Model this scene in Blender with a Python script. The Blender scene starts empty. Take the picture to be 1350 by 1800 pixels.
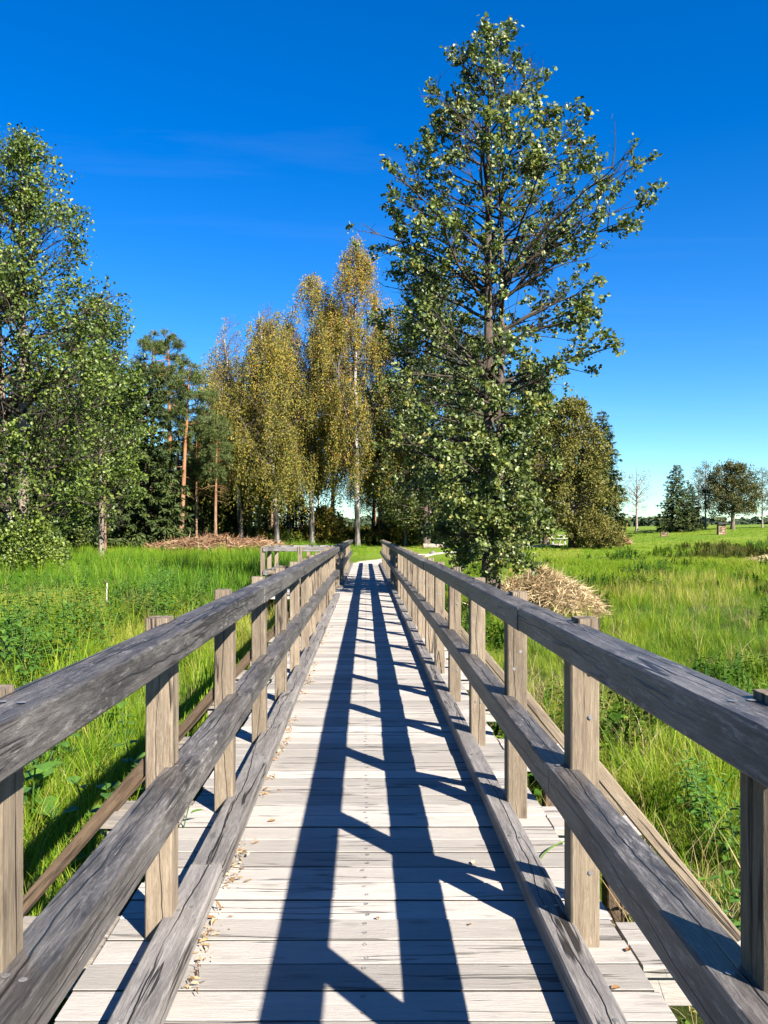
import bpy, math, random
import numpy as np
from mathutils import Vector

# ------------------------------------------------------------------ camera, sky, sun, exposure
scene = bpy.context.scene
COL = scene.collection
random.seed(7)
rng = np.random.default_rng(7)
R = math.radians

F, VX, VY, CH = 1400.0, 643.0, 937.0, 1.5      # focal length (px), vanishing point of the bridge (px), eye height
cam_data = bpy.data.cameras.new("camera")
cam = bpy.data.objects.new("camera", cam_data)
COL.objects.link(cam)
cam.location = (0, 0, CH)
cam.rotation_euler = (R(90), 0, 0)
cam_data.sensor_fit = 'VERTICAL'
cam_data.sensor_height = 36.0
cam_data.lens = F / 1800 * 36.0
cam_data.shift_x = (675 - VX) / 1800
cam_data.shift_y = (VY - 900) / 1800
cam_data.clip_start = 0.05
cam_data.clip_end = 8000
scene.camera = cam

SUN_ELEV, SUN_STRENGTH, SKY_STRENGTH, EXPOSURE = 35.0, 5.0, 0.051, 2.0
world = bpy.data.worlds.new("World")
scene.world = world
world.use_nodes = True
wn = world.node_tree.nodes
wl = world.node_tree.links
sky = wn.new('ShaderNodeTexSky')
sky.sky_type = 'NISHITA'
sky.sun_disc = False
sky.sun_elevation = R(SUN_ELEV)
sky.sun_rotation = R(143.1)
sky.altitude = 0
sky.air_density = 1.0
sky.dust_density = 0.0
sky.ozone_density = 3.0
hsv = wn.new('ShaderNodeHueSaturation')
hsv.inputs['Saturation'].default_value = 1.45
hsv.inputs['Hue'].default_value = 0.509
wl.new(sky.outputs[0], hsv.inputs['Color'])
# thin streaks of high cloud, drawn on a flat layer far overhead
geo = wn.new('ShaderNodeTexCoord')
sep = wn.new('ShaderNodeSeparateXYZ'); wl.new(geo.outputs['Generated'], sep.inputs[0])
zc = wn.new('ShaderNodeMath'); zc.operation = 'MAXIMUM'; zc.inputs[1].default_value = 0.04; wl.new(sep.outputs[2], zc.inputs[0])
dv = wn.new('ShaderNodeVectorMath'); dv.operation = 'DIVIDE'; wl.new(geo.outputs['Generated'], dv.inputs[0]); wl.new(zc.outputs[0], dv.inputs[1])
mp = wn.new('ShaderNodeMapping'); mp.inputs['Rotation'].default_value = (0, 0, R(12)); mp.inputs['Scale'].default_value = (0.32, 1.5, 0.0); wl.new(dv.outputs[0], mp.inputs[0])
cn = wn.new('ShaderNodeTexNoise'); cn.inputs['Scale'].default_value = 1.0; cn.inputs['Detail'].default_value = 7; cn.inputs['Roughness'].default_value = 0.6; cn.inputs['Distortion'].default_value = 0.6; wl.new(mp.outputs[0], cn.inputs['Vector'])
cr_ = wn.new('ShaderNodeValToRGB'); cr_.color_ramp.elements[0].position = 0.56; cr_.color_ramp.elements[1].position = 0.80
cr_.color_ramp.elements[1].color = (0.035, 0.035, 0.035, 1); wl.new(cn.outputs['Fac'], cr_.inputs[0])
cm_ = wn.new('ShaderNodeMix'); cm_.data_type = 'RGBA'; wl.new(cr_.outputs[0], cm_.inputs[0]); tint = wn.new('ShaderNodeMix'); tint.data_type = 'RGBA'; tint.blend_type = 'MULTIPLY'; tint.inputs[0].default_value = 1.0; tint.inputs[7].default_value = (0.72, 0.93, 1.04, 1); wl.new(hsv.outputs[0], tint.inputs[6]); wl.new(tint.outputs[2], cm_.inputs[6]); cm_.inputs[7].default_value = (5.5, 6.2, 6.8, 1)
wl.new(cm_.outputs[2], wn['Background'].inputs['Color'])
wn['Background'].inputs['Strength'].default_value = SKY_STRENGTH

sun_d = bpy.data.lights.new("sun", 'SUN')
sun_d.energy = SUN_STRENGTH
sun_d.angle = R(0.5)
sun_d.color = (1.0, 0.93, 0.82)
sun = bpy.data.objects.new("sun", sun_d)
COL.objects.link(sun)
to_sun = Vector((0.6 * math.cos(R(SUN_ELEV)), -0.8 * math.cos(R(SUN_ELEV)), math.sin(R(SUN_ELEV))))
sun.rotation_euler = to_sun.to_track_quat('Z', 'Y').to_euler()
sun.location = (20, -25, 30)

scene.view_settings.view_transform = 'Standard'
scene.view_settings.look = 'None'
scene.view_settings.exposure = EXPOSURE
scene.view_settings.gamma = 1.0
scene.cycles.max_bounces = 6
scene.cycles.transparent_max_bounces = 4

# ------------------------------------------------------------------ helpers: tagging and linking
def tag(o, label=None, cat=None, group=None, kind=None):
    if label: o['label'] = label
    if cat: o['category'] = cat
    if group: o['group'] = group
    if kind: o['kind'] = kind
    return o

def empty(name, loc=(0, 0, 0), rz=0.0):
    o = bpy.data.objects.new(name, None)
    o.empty_display_size = 0.3
    o.location = loc
    o.rotation_euler = (0, 0, rz)
    COL.objects.link(o)
    return o

def link_mesh(name, me, mat, parent=None):
    o = bpy.data.objects.new(name, me)
    if mat is not None and len(me.materials) == 0:
        me.materials.append(mat)
    COL.objects.link(o)
    if parent is not None:
        o.parent = parent
    return o

def copy_thing(root, loc, rz=0.0, scale=1.0, label=None, group=None):
    c = root.copy()
    COL.objects.link(c)
    c.location = loc
    c.rotation_euler = (0, 0, rz)
    c.scale = (scale,) * 3 if not isinstance(scale, tuple) else scale
    if label: c['label'] = label
    if group: c['group'] = group
    for ch in list(root.children):
        d = ch.copy()
        COL.objects.link(d)
        d.parent = c
    return c

def mesh_np(name, verts, faces_list, smooth=False):
    """verts (n,3); faces_list: list of int arrays (m,k) with constant k each."""
    me = bpy.data.meshes.new(name)
    verts = np.asarray(verts, dtype=np.float32)
    me.vertices.add(len(verts))
    me.vertices.foreach_set('co', verts.ravel())
    loops, starts, s = [], [], 0
    for f in faces_list:
        f = np.asarray(f, dtype=np.int32)
        if f.size == 0: continue
        m, k = f.shape
        loops.append(f.ravel())
        starts.append(s + np.arange(m, dtype=np.int32) * k)
        s += m * k
    loops = np.concatenate(loops)
    starts = np.concatenate(starts)
    me.loops.add(len(loops))
    me.loops.foreach_set('vertex_index', loops)
    me.polygons.add(len(starts))
    me.polygons.foreach_set('loop_start', starts)
    me.polygons.foreach_set('use_smooth', np.full(len(starts), bool(smooth)))
    me.update(calc_edges=True)
    me.validate()
    return me

def attr_f(me, name, vals, domain='POINT'):
    a = me.attributes.new(name, 'FLOAT', domain)
    a.data.foreach_set('value', np.asarray(vals, dtype=np.float32).ravel())

def attr_v(me, name, vals, domain='POINT'):
    a = me.attributes.new(name, 'FLOAT_VECTOR', domain)
    a.data.foreach_set('vector', np.asarray(vals, dtype=np.float32).ravel())

# ------------------------------------------------------------------ helpers: node materials
class NT:
    def __init__(self, name):
        self.m = bpy.data.materials.new(name)
        self.m.use_nodes = True
        self.n = self.m.node_tree.nodes
        self.l = self.m.node_tree.links
        self.b = self.n['Principled BSDF']
        self.out = self.n['Material Output']
    def new(self, t, **kw):
        nd = self.n.new(t)
        for k, v in kw.items():
            setattr(nd, k, v)
        return nd
    def link(self, a, b): self.l.new(a, b)
    def put(self, sock, v):
        if hasattr(v, 'is_linked'): self.l.new(v, sock)
        else: sock.default_value = v
    def attr(self, name, out='Fac', typ='GEOMETRY'):
        a = self.new('ShaderNodeAttribute', attribute_name=name, attribute_type=typ)
        return a.outputs[out]
    def scale(self, v, s):
        m = self.new('ShaderNodeVectorMath', operation='MULTIPLY')
        self.put(m.inputs[0], v)
        m.inputs[1].default_value = s
        return m.outputs[0]
    def noise(self, v, scale=1.0, detail=4.0, rough=0.6, dist=0.0, out='Fac'):
        t = self.new('ShaderNodeTexNoise')
        if v is not None: self.put(t.inputs['Vector'], v)
        t.inputs['Scale'].default_value = scale
        t.inputs['Detail'].default_value = detail
        t.inputs['Roughness'].default_value = rough
        t.inputs['Distortion'].default_value = dist
        return t.outputs[out]
    def ramp(self, f, stops, interp='LINEAR'):
        r = self.new('ShaderNodeValToRGB')
        r.color_ramp.interpolation = interp
        el = r.color_ramp.elements
        while len(el) < len(stops): el.new(0.5)
        for e, (p, c) in zip(el, stops):
            e.position = p
            e.color = (c, c, c, 1) if not isinstance(c, tuple) else (*c, 1)
        self.put(r.inputs[0], f)
        return r.outputs[0]
    def mix(self, f, a, b, mode='MIX'):
        m = self.new('ShaderNodeMix', data_type='RGBA', blend_type=mode)
        self.put(m.inputs[0], f)
        self.put(m.inputs[6], a if hasattr(a, 'is_linked') else (*a, 1) if len(a) == 3 else a)
        self.put(m.inputs[7], b if hasattr(b, 'is_linked') else (*b, 1) if len(b) == 3 else b)
        return m.outputs[2]
    def math(self, op, a, b=0.0):
        m = self.new('ShaderNodeMath', operation=op)
        self.put(m.inputs[0], a)
        self.put(m.inputs[1], b)
        return m.outputs[0]
    def bump(self, h, strength=0.4, dist=0.01):
        b = self.new('ShaderNodeBump')
        b.inputs['Strength'].default_value = strength
        b.inputs['Distance'].default_value = dist
        self.put(b.inputs['Height'], h)
        self.link(b.outputs[0], self.b.inputs['Normal'])
    def base(self, c, rough=0.8, spec=0.2):
        c = self.mix(1.0, c, (0.78, 0.78, 0.78), 'MULTIPLY')
        self.put(self.b.inputs['Base Color'], c)
        self.put(self.b.inputs['Roughness'], rough)
        self.b.inputs['Specular IOR Level'].default_value = spec
    def translucent(self, c, fac=0.3):
        t = self.new('ShaderNodeBsdfTranslucent')
        self.put(t.inputs[0], self.mix(1.0, c, (0.78, 0.78, 0.78), 'MULTIPLY'))
        m = self.new('ShaderNodeMixShader')
        m.inputs[0].default_value = fac
        self.link(self.b.outputs[0], m.inputs[1])
        self.link(t.outputs[0], m.inputs[2])
        self.link(m.outputs[0], self.out.inputs[0])

def wood_mat(name, light, dark, stain, stain_amt=0.5, flake=(0.6, 0.57, 0.53), flake_amt=0.3, crack=0.5, knots=0.6, rough=0.75, spec=0.25, split=0.0):
    """Weathered timber; 'gc' holds (along, across, up) in metres with a random offset per piece, 'tone' one value per piece."""
    t = NT(name)
    gc = t.attr('gc', 'Vector')
    tone = t.attr('tone')
    fine = t.noise(t.scale(gc, (9.0, 120, 120)), 1.0, 8, 0.78, 0.7)
    broad = t.noise(t.scale(gc, (1.4, 30, 30)), 1.0, 5, 0.65, 0.8)
    blot = t.noise(t.scale(gc, (1.7, 9, 9)), 1.0, 7, 0.72, 0.5)
    c = t.mix(t.ramp(fine, [(0.36, 0.0), (0.62, 1.0)]), dark, light)
    c = t.mix(t.ramp(broad, [(0.35, 0.55), (0.65, 0.0)]), c, dark)
    st = t.math('MULTIPLY', t.ramp(blot, [(0.43, 0.0), (0.60, 1.0)]), stain_amt)
    st = t.math('MULTIPLY', st, t.ramp(fine, [(0.35, 1.0), (0.75, 0.45)]))
    c = t.mix(st, c, stain)
    fl = t.noise(t.scale(gc, (14, 75, 75)), 1.0, 6, 0.75, 0.3)
    fm = t.math('MULTIPLY', t.ramp(fl, [(0.52, 0.0), (0.66, 1.0)]), flake_amt)
    fgate = t.ramp(t.noise(t.scale(gc, (1.0, 10, 10)), 1.0, 5, 0.7, 0.4), [(0.45, 0.0), (0.62, 1.0)])
    fm = t.math('MULTIPLY', fm, fgate)
    c = t.mix(fm, c, flake)
    # long drying cracks
    cr = t.noise(t.scale(gc, (0.45, 11, 11)), 1.0, 4, 0.5, 0.3)
    crm = t.ramp(cr, [(0.480, 0.0), (0.492, 1.0), (0.508, 1.0), (0.520, 0.0)])
    gate = t.ramp(t.noise(t.scale(gc, (1.3, 6, 6)), 1.0, 3, 0.6), [(0.50, 0.0), (0.56, 1.0)])
    crm = t.math('MULTIPLY', crm, gate)
    c = t.mix(t.math('MULTIPLY', crm, crack), c, (0.02, 0.016, 0.013))
    if split > 0:                                     # one long drying split along the top and one along each side
        lc = t.new('ShaderNodeSeparateXYZ'); t.put(lc.inputs[0], t.attr('lc', 'Vector'))
        sg = t.new('ShaderNodeSeparateXYZ'); t.put(sg.inputs[0], gc)
        al = t.new('ShaderNodeCombineXYZ'); t.put(al.inputs[0], sg.outputs[0]); t.put(al.inputs[1], t.math('MULTIPLY', tone, 37.0))
        w1 = t.noise(al.outputs[0], 0.8, 5, 0.55)
        w2 = t.noise(t.scale(al.outputs[0], (1.0, 3.0, 1.0)), 0.7, 5, 0.55)
        sp = None
        for co, wv in ((lc.outputs[1], w1), (lc.outputs[2], w2)):
            dd = t.math('ABSOLUTE', t.math('SUBTRACT', co, t.math('MULTIPLY', t.math('SUBTRACT', wv, 0.5), 1.5)))
            q = t.ramp(dd, [(0.010, 1.0), (0.028, 0.0)])
            sp = q if sp is None else t.math('MAXIMUM', sp, q)
        sp = t.math('MULTIPLY', sp, t.ramp(t.noise(t.scale(al.outputs[0], (1.0, 2.0, 1.0)), 0.55, 3, 0.5), [(0.42, 0.0), (0.50, split)]))
        c = t.mix(sp, c, (0.012, 0.010, 0.009))
        crm = t.math('MAXIMUM', crm, sp)
    # knots
    v = t.new('ShaderNodeTexVoronoi')
    t.put(v.inputs['Vector'], t.scale(gc, (2.6, 9.5, 9.5)))
    v.inputs['Scale'].default_value = 1.0
    kn = t.ramp(v.outputs['Distance'], [(0.04, 1.0), (0.10, 0.75), (0.13, 0.15), (0.17, 0.35), (0.21, 0.0)])
    c = t.mix(t.math('MULTIPLY', kn, knots), c, tuple(x * 0.35 for x in dark))
    # one shade per piece
    tn = t.ramp(tone, [(0.0, 0.72), (1.0, 1.18)])
    c = t.mix(1.0, c, tn, 'MULTIPLY')
    t.base(c, rough, spec)
    h = t.math('SUBTRACT', fine, t.math('MULTIPLY', crm, 1.6))
    t.bump(h, 0.8, 0.006)
    return t.m

M = {}
M['deck'] = wood_mat('pale_deck_wood', (0.445, 0.41, 0.375), (0.36, 0.33, 0.295), (0.25, 0.23, 0.21), 0.35, (0.46, 0.43, 0.40), 0.3, 0.55, 0.4, 0.75)
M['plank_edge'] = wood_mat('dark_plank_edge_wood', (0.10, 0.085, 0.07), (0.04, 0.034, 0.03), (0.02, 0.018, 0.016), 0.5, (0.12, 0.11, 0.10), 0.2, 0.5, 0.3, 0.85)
M['plank'] = wood_mat('grey_plank_wood', (0.36, 0.325, 0.28), (0.23, 0.20, 0.165), (0.13, 0.11, 0.10), 0.5, (0.44, 0.41, 0.37), 0.35, 0.7, 0.5, 0.75)
M['rail'] = wood_mat('dark_rail_wood', (0.215, 0.198, 0.185), (0.066, 0.057, 0.052), (0.016, 0.014, 0.013), 0.88, (0.40, 0.375, 0.35), 0.8, 0.95, 0.7, 0.46, 0.5, 1.0)
M['kerb'] = wood_mat('grey_kerb_wood', (0.33, 0.307, 0.288), (0.15, 0.135, 0.125), (0.06, 0.055, 0.052), 0.6, (0.38, 0.355, 0.34), 0.5, 0.95, 0.6, 0.65, 0.3, 1.0)
M['post'] = wood_mat('tan_post_wood', (0.31, 0.25, 0.18), (0.165, 0.125, 0.085), (0.075, 0.055, 0.04), 0.55, (0.40, 0.345, 0.28), 0.4, 0.85, 0.7, 0.75, 0.25, 0.7)
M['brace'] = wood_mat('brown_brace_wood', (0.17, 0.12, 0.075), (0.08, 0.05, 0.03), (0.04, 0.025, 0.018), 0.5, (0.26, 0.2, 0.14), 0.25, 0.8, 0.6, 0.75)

def simple_mat(name, c1, c2, scale=8.0, rough=0.85, spec=0.2, bump=0.0, detail=5.0, lo=0.35, hi=0.65):
    t = NT(name)
    tc = t.new('ShaderNodeTexCoord').outputs['Object']
    n = t.noise(tc, scale, detail, 0.65)
    t.base(t.mix(t.ramp(n, [(lo, 0.0), (hi, 1.0)]), c1, c2), rough, spec)
    if bump: t.bump(n, bump, 0.05)
    return t.m

M['screw'] = simple_mat('screw_metal', (0.16, 0.16, 0.16), (0.33, 0.32, 0.31), 60, 0.5, 0.5)
M['screw'].node_tree.nodes['Principled BSDF'].inputs['Metallic'].default_value = 0.5

def bark_mat(name, c1, c2, c3, vscale=(6, 6, 1.2), scale=1.0, bump=0.6):
    t = NT(name)
    tc = t.new('ShaderNodeTexCoord').outputs['Object']
    n = t.noise(t.scale(tc, vscale), scale, 6, 0.7, 0.5)
    n2 = t.noise(tc, 0.7, 3, 0.6)
    c = t.mix(t.ramp(n, [(0.35, 0.0), (0.62, 1.0)]), c1, c2)
    c = t.mix(t.ramp(n2, [(0.45, 0.0), (0.7, 0.8)]), c, c3)
    t.base(c, 0.9, 0.15)
    t.bump(n, bump, 0.04)
    return t.m
M['alder_bark'] = bark_mat('alder_bark', (0.025, 0.02, 0.016), (0.15, 0.125, 0.10), (0.10, 0.06, 0.04))
M['alder_limb'] = bark_mat('alder_limb_bark', (0.02, 0.016, 0.013), (0.085, 0.07, 0.055), (0.06, 0.045, 0.035))
M['birch_limb'] = bark_mat('birch_limb_bark', (0.05, 0.035, 0.028), (0.22, 0.18, 0.15), (0.12, 0.08, 0.06))
M['pale_bark'] = bark_mat('pale_alder_bark', (0.08, 0.06, 0.045), (0.30, 0.25, 0.20), (0.18, 0.13, 0.09))
M['spruce_bark'] = bark_mat('spruce_bark', (0.05, 0.035, 0.025), (0.17, 0.115, 0.08), (0.12, 0.10, 0.08))
M['oak_bark'] = bark_mat('oak_bark', (0.05, 0.04, 0.03), (0.20, 0.16, 0.12), (0.13, 0.11, 0.09))
M['grey_bark'] = bark_mat('grey_bark', (0.14, 0.11, 0.095), (0.36, 0.31, 0.28), (0.26, 0.21, 0.18))

def pine_bark():
    t = NT('pine_bark')
    tc = t.new('ShaderNodeTexCoord').outputs['Object']
    n = t.noise(t.scale(tc, (5, 5, 1.6)), 1.0, 6, 0.7)
    up = t.mix(t.ramp(n, [(0.35, 0.0), (0.65, 1.0)]), (0.22, 0.09, 0.04), (0.40, 0.19, 0.09))
    low = t.mix(t.ramp(n, [(0.35, 0.0), (0.65, 1.0)]), (0.15, 0.085, 0.055), (0.30, 0.19, 0.12))
    z = t.new('ShaderNodeSeparateXYZ')
    t.put(z.inputs[0], tc)
    hgt = t.math('DIVIDE', t.math('ADD', z.outputs[2], t.math('MULTIPLY', n, 3.0)), 12.0)
    t.base(t.mix(t.ramp(hgt, [(0.3, 0.0), (0.8, 1.0)]), low, up), 0.85, 0.15)
    t.bump(n, 0.5, 0.03)
    return t.m
M['pine_bark'] = pine_bark()

def birch_bark():
    t = NT('birch_bark')
    tc = t.new('ShaderNodeTexCoord').outputs['Object']
    n = t.noise(t.scale(tc, (2.2, 2.2, 5.0)), 1.0, 5, 0.7, 0.6)
    n2 = t.noise(t.scale(tc, (3.0, 3.0, 0.5)), 1.0, 5, 0.7)
    z = t.new('ShaderNodeSeparateXYZ')
    t.put(z.inputs[0], tc)
    hgt = t.math('ADD', t.math('DIVIDE', z.outputs[2], 9.0), t.math('MULTIPLY', t.math('SUBTRACT', n2, 0.5), 1.1))
    white = t.mix(t.ramp(n, [(0.55, 0.0), (0.62, 1.0)]), (0.36, 0.335, 0.31), (0.05, 0.045, 0.04))
    dark = t.mix(t.ramp(n2, [(0.45, 0.0), (0.62, 1.0)]), (0.020, 0.018, 0.016), (0.17, 0.155, 0.14))
    t.base(t.mix(t.ramp(hgt, [(0.25, 0.0), (0.5, 1.0)]), dark, white), 0.8, 0.2)
    t.bump(n2, 0.4, 0.03)
    return t.m
M['birch_bark'] = birch_bark()

def leaf_mat(name, stops, tcol, trans=0.28, rough=0.5, spec=0.3):
    """colour runs along the per-leaf 'tone' value"""
    t = NT(name)
    tone = t.attr('tone')
    c = t.ramp(tone, stops)
    oi = t.new('ShaderNodeObjectInfo').outputs['Random']
    c2 = t.mix(1.0, c, t.ramp(oi, [(0.0, 0.85), (1.0, 1.12)]), 'MULTIPLY')
    t.base(c2, rough, spec)
    t.translucent(t.mix(1.0, c2, tcol, 'MULTIPLY'), trans)
    return t.m

M['alder_leaf'] = leaf_mat('alder_leaf', [(0.0, (0.036, 0.060, 0.014)), (0.5, (0.125, 0.170, 0.040)), (0.85, (0.25, 0.30, 0.085)), (1.0, (0.30, 0.26, 0.06))], (1.3, 1.4, 0.6), 0.25, 0.45, 0.4)
M['dark_leaf'] = leaf_mat('dark_alder_leaf', [(0.0, (0.032, 0.052, 0.012)), (0.6, (0.082, 0.112, 0.025)), (1.0, (0.16, 0.185, 0.04))], (1.3, 1.4, 0.6), 0.22, 0.45, 0.35)
M['bright_leaf'] = leaf_mat('bright_alder_leaf', [(0.0, (0.028, 0.052, 0.010)), (0.5, (0.090, 0.140, 0.018)), (1.0, (0.21, 0.265, 0.04))], (1.3, 1.4, 0.6), 0.28, 0.45, 0.4)
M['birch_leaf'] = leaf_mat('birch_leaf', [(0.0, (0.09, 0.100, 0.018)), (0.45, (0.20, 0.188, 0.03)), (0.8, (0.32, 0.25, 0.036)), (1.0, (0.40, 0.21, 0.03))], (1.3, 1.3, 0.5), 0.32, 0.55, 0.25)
M['oak_leaf'] = leaf_mat('oak_leaf', [(0.0, (0.07, 0.08, 0.016)), (0.5, (0.130, 0.130, 0.024)), (1.0, (0.22, 0.175, 0.03))], (1.2, 1.2, 0.5), 0.22, 0.6, 0.25)
M['olive_leaf'] = leaf_mat('olive_leaf', [(0.0, (0.04, 0.055, 0.014)), (0.6, (0.09, 0.09, 0.02)), (1.0, (0.16, 0.12, 0.025))], (1.2, 1.2, 0.5), 0.2, 0.6, 0.25)
M['spruce_needle'] = leaf_mat('spruce_needles', [(0.0, (0.022, 0.040, 0.010)), (0.6, (0.050, 0.076, 0.017)), (1.0, (0.10, 0.125, 0.028))], (1.0, 1.2, 0.5), 0.08, 0.6, 0.2)
M['pine_needle'] = leaf_mat('pine_needles', [(0.0, (0.045, 0.072, 0.02)), (0.6, (0.10, 0.135, 0.036)), (1.0, (0.16, 0.19, 0.05))], (1.0, 1.2, 0.5), 0.1, 0.6, 0.2)
M['weed_leaf'] = leaf_mat('weed_leaf', [(0.0, (0.035, 0.090, 0.014)), (0.6, (0.085, 0.185, 0.024)), (1.0, (0.17, 0.28, 0.035))], (1.2, 1.5, 0.5), 0.3, 0.45, 0.35)
M['straw'] = leaf_mat('straw', [(0.0, (0.20, 0.125, 0.06)), (0.4, (0.50, 0.37, 0.20)), (1.0, (0.80, 0.66, 0.42))], (1, 1, 0.8), 0.1, 0.7, 0.2)
M['dry_leaf'] = leaf_mat('dry_leaf', [(0.0, (0.16, 0.075, 0.03)), (0.5, (0.40, 0.25, 0.11)), (1.0, (0.66, 0.52, 0.33))], (1, 1, 0.8), 0.12, 0.7, 0.2)
M['brush'] = leaf_mat('brush_sticks', [(0.0, (0.09, 0.05, 0.03)), (0.5, (0.26, 0.14, 0.075)), (1.0, (0.50, 0.36, 0.23))], (1, 1, 0.8), 0.02, 0.85, 0.1)

# ------------------------------------------------------------------ terrain
def sstep(a, b, x):
    t = np.clip((np.asarray(x, float) - a) / (b - a), 0, 1)
    return t * t * (3 - 2 * t)

def bumps(x, y):
    return (0.06 * np.sin(x * 0.9 + 1.3 * np.sin(y * 0.31)) * np.sin(y * 0.7 + 0.8 * np.sin(x * 0.4))
            + 0.035 * np.sin(x * 2.3 + y * 1.1) * np.sin(y * 1.9 - x * 0.7))

def ground_z(x, y):
    x = np.asarray(x, float); y = np.asarray(y, float)
    z = np.interp(y, [-100, 10, 18, 26, 32, 38, 44, 60, 80, 120, 200, 500, 4000],
                  [-0.62, -0.62, -0.56, -0.46, -0.26, -0.06, 0.02, 0.32, 0.78, 1.28, 1.40, 1.5, 1.5])
    z = z + 1.0 * sstep(18, 40, x) * sstep(42, 80, y) + 0.6 * sstep(38, 62, x) * sstep(58, 88, y)
    z = z + 0.45 * sstep(-6, -26, x) * sstep(58, 72, y)
    flat = 1 - sstep(3.2, 6.0, np.abs(x)) * 1.0
    near_end = np.where((y > 34) & (y < 46), flat, 0)
    amp = np.clip(1 - near_end, 0, 1) * sstep(-2, 6, y)
    return z + bumps(x, y) * amp

def P(px, py, d):
    return ((px - VX) * d / F, d, CH - (py - VY) * d / F)

def G(px, d):
    """a point on the ground seen at column px, d metres ahead"""
    x = (px - VX) * d / F
    return (x, d, float(ground_z(x, d)))

def hit(px, py):
    """where the sight line through a photo pixel meets the ground"""
    for d in np.arange(3, 400, 0.25):
        x, y, z = P(px, py, d)
        if z <= ground_z(x, y): return (x, y, float(ground_z(x, y)))
    return P(px, py, 400)

def axis(lo, hi, fine_lo, fine_hi, step, grow=1.22):
    a = list(np.arange(fine_lo, fine_hi + 1e-6, step))
    s, v = step, fine_hi
    while v < hi:
        s *= grow; v += s; a.append(min(v, hi))
    s, v = step, fine_lo
    while v > lo:
        s *= grow; v -= s; a.insert(0, max(v, lo))
    return np.array(a)

gx = axis(-3500, 3500, -30, 40, 0.5)
gy = axis(-3500, 3500, -4, 60, 0.5)
XX, YY = np.meshgrid(gx, gy)
ZZ = ground_z(XX, YY)
V = np.stack([XX.ravel(), YY.ravel(), ZZ.ravel()], 1)
nx, ny = len(gx), len(gy)
i = (np.arange(ny - 1)[:, None] * nx + np.arange(nx - 1)[None, :]).ravel()
me = mesh_np('ground', V, [np.stack([i, i + 1, i + 1 + nx, i + nx], 1)], True)
t = NT('meadow_soil')
tc = t.new('ShaderNodeTexCoord').outputs['Object']
n1 = t.noise(tc, 0.16, 5, 0.65)
n2 = t.noise(tc, 2.2, 6, 0.7)
green = t.mix(t.ramp(n1, [(0.35, 0.0), (0.65, 1.0)]), (0.10, 0.18, 0.014), (0.17, 0.22, 0.022))
brown = t.mix(t.ramp(n2, [(0.35, 0.0), (0.65, 1.0)]), (0.030, 0.040, 0.010), (0.06, 0.085, 0.016))
sx = t.new('ShaderNodeSeparateXYZ'); t.put(sx.inputs[0], tc)
farmask = t.ramp(t.math('DIVIDE', sx.outputs[1], 70.0), [(0.3, 0.0), (0.75, 1.0)])
c = t.mix(farmask, brown, green)
wood_floor = t.mix(t.ramp(n2, [(0.4, 0.0), (0.6, 1.0)]), (0.06, 0.035, 0.018), (0.17, 0.10, 0.05))
wm = t.math('MULTIPLY', t.ramp(t.math('DIVIDE', sx.outputs[1], 100.0), [(0.64, 0.0), (0.70, 1.0)]),
            t.ramp(t.math('ADD', t.math('DIVIDE', sx.outputs[0], -40.0), 0.2), [(0.2, 0.0), (0.30, 1.0)]))
c = t.mix(wm, c, wood_floor)
t.base(c, 0.95, 0.1)
t.bump(n2, 0.6, 0.08)
tag(link_mesh('ground', me, t.m), 'green meadow and marsh ground on both sides of the footbridge', 'ground', kind='structure')

# gravel path from the end of the bridge off to the right
def ribbon(name, pts, widths, mat, lift=0.03, nseg=60):
    pts = np.array(pts, float)
    d = np.r_[0, np.cumsum(np.linalg.norm(np.diff(pts, axis=0), axis=1))]
    s = np.linspace(0, d[-1], nseg)
    # smooth through the points
    c = np.stack([np.interp(s, d, pts[:, k]) for k in range(2)], 1)
    for _ in range(6):
        c[1:-1] = (c[:-2] + 2 * c[1:-1] + c[2:]) / 4
    w = np.interp(s, d, widths)
    tg = np.gradient(c, axis=0); tg /= np.linalg.norm(tg, axis=1)[:, None]
    nr = np.stack([tg[:, 1], -tg[:, 0]], 1)
    rows = []
    m = 7
    for k in range(m):
        u = (k / (m - 1) - 0.5)
        wob = w * (1 + 0.12 * np.sin(s * 1.7 + k))
        p = c + nr * (u * wob)[:, None]
        rows.append(np.c_[p, ground_z(p[:, 0], p[:, 1]) + lift - 0.04 * (abs(u) > 0.45)])
    Vv = np.stack(rows, 1).reshape(-1, 3)
    i = (np.arange(nseg - 1)[:, None] * m + np.arange(m - 1)[None, :]).ravel()
    return link_mesh(name, mesh_np(name, Vv, [np.stack([i, i + 1, i + 1 + m, i + m], 1)], True), mat)

M['gravel'] = simple_mat('gravel', (0.36, 0.32, 0.26), (0.56, 0.51, 0.43), 30, 0.95, 0.1, 0.4)
path_pts = [(0.02, 37.6), (0.2, 40.5)] + [hit(px, py)[:2] for px, py in [(715, 979), (770, 973), (830, 969.5), (900, 964), (985, 957)]]
path_pts = sorted(path_pts, key=lambda p: p[1])
path = ribbon('gravel_path', path_pts, [1.9, 1.9] + [1.3] * (len(path_pts) - 2), M['gravel'], 0.05, 90)
tag(path, 'pale gravel path leaving the far end of the bridge towards the right', 'path', kind='structure')
PATH = np.array(path_pts)

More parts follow.
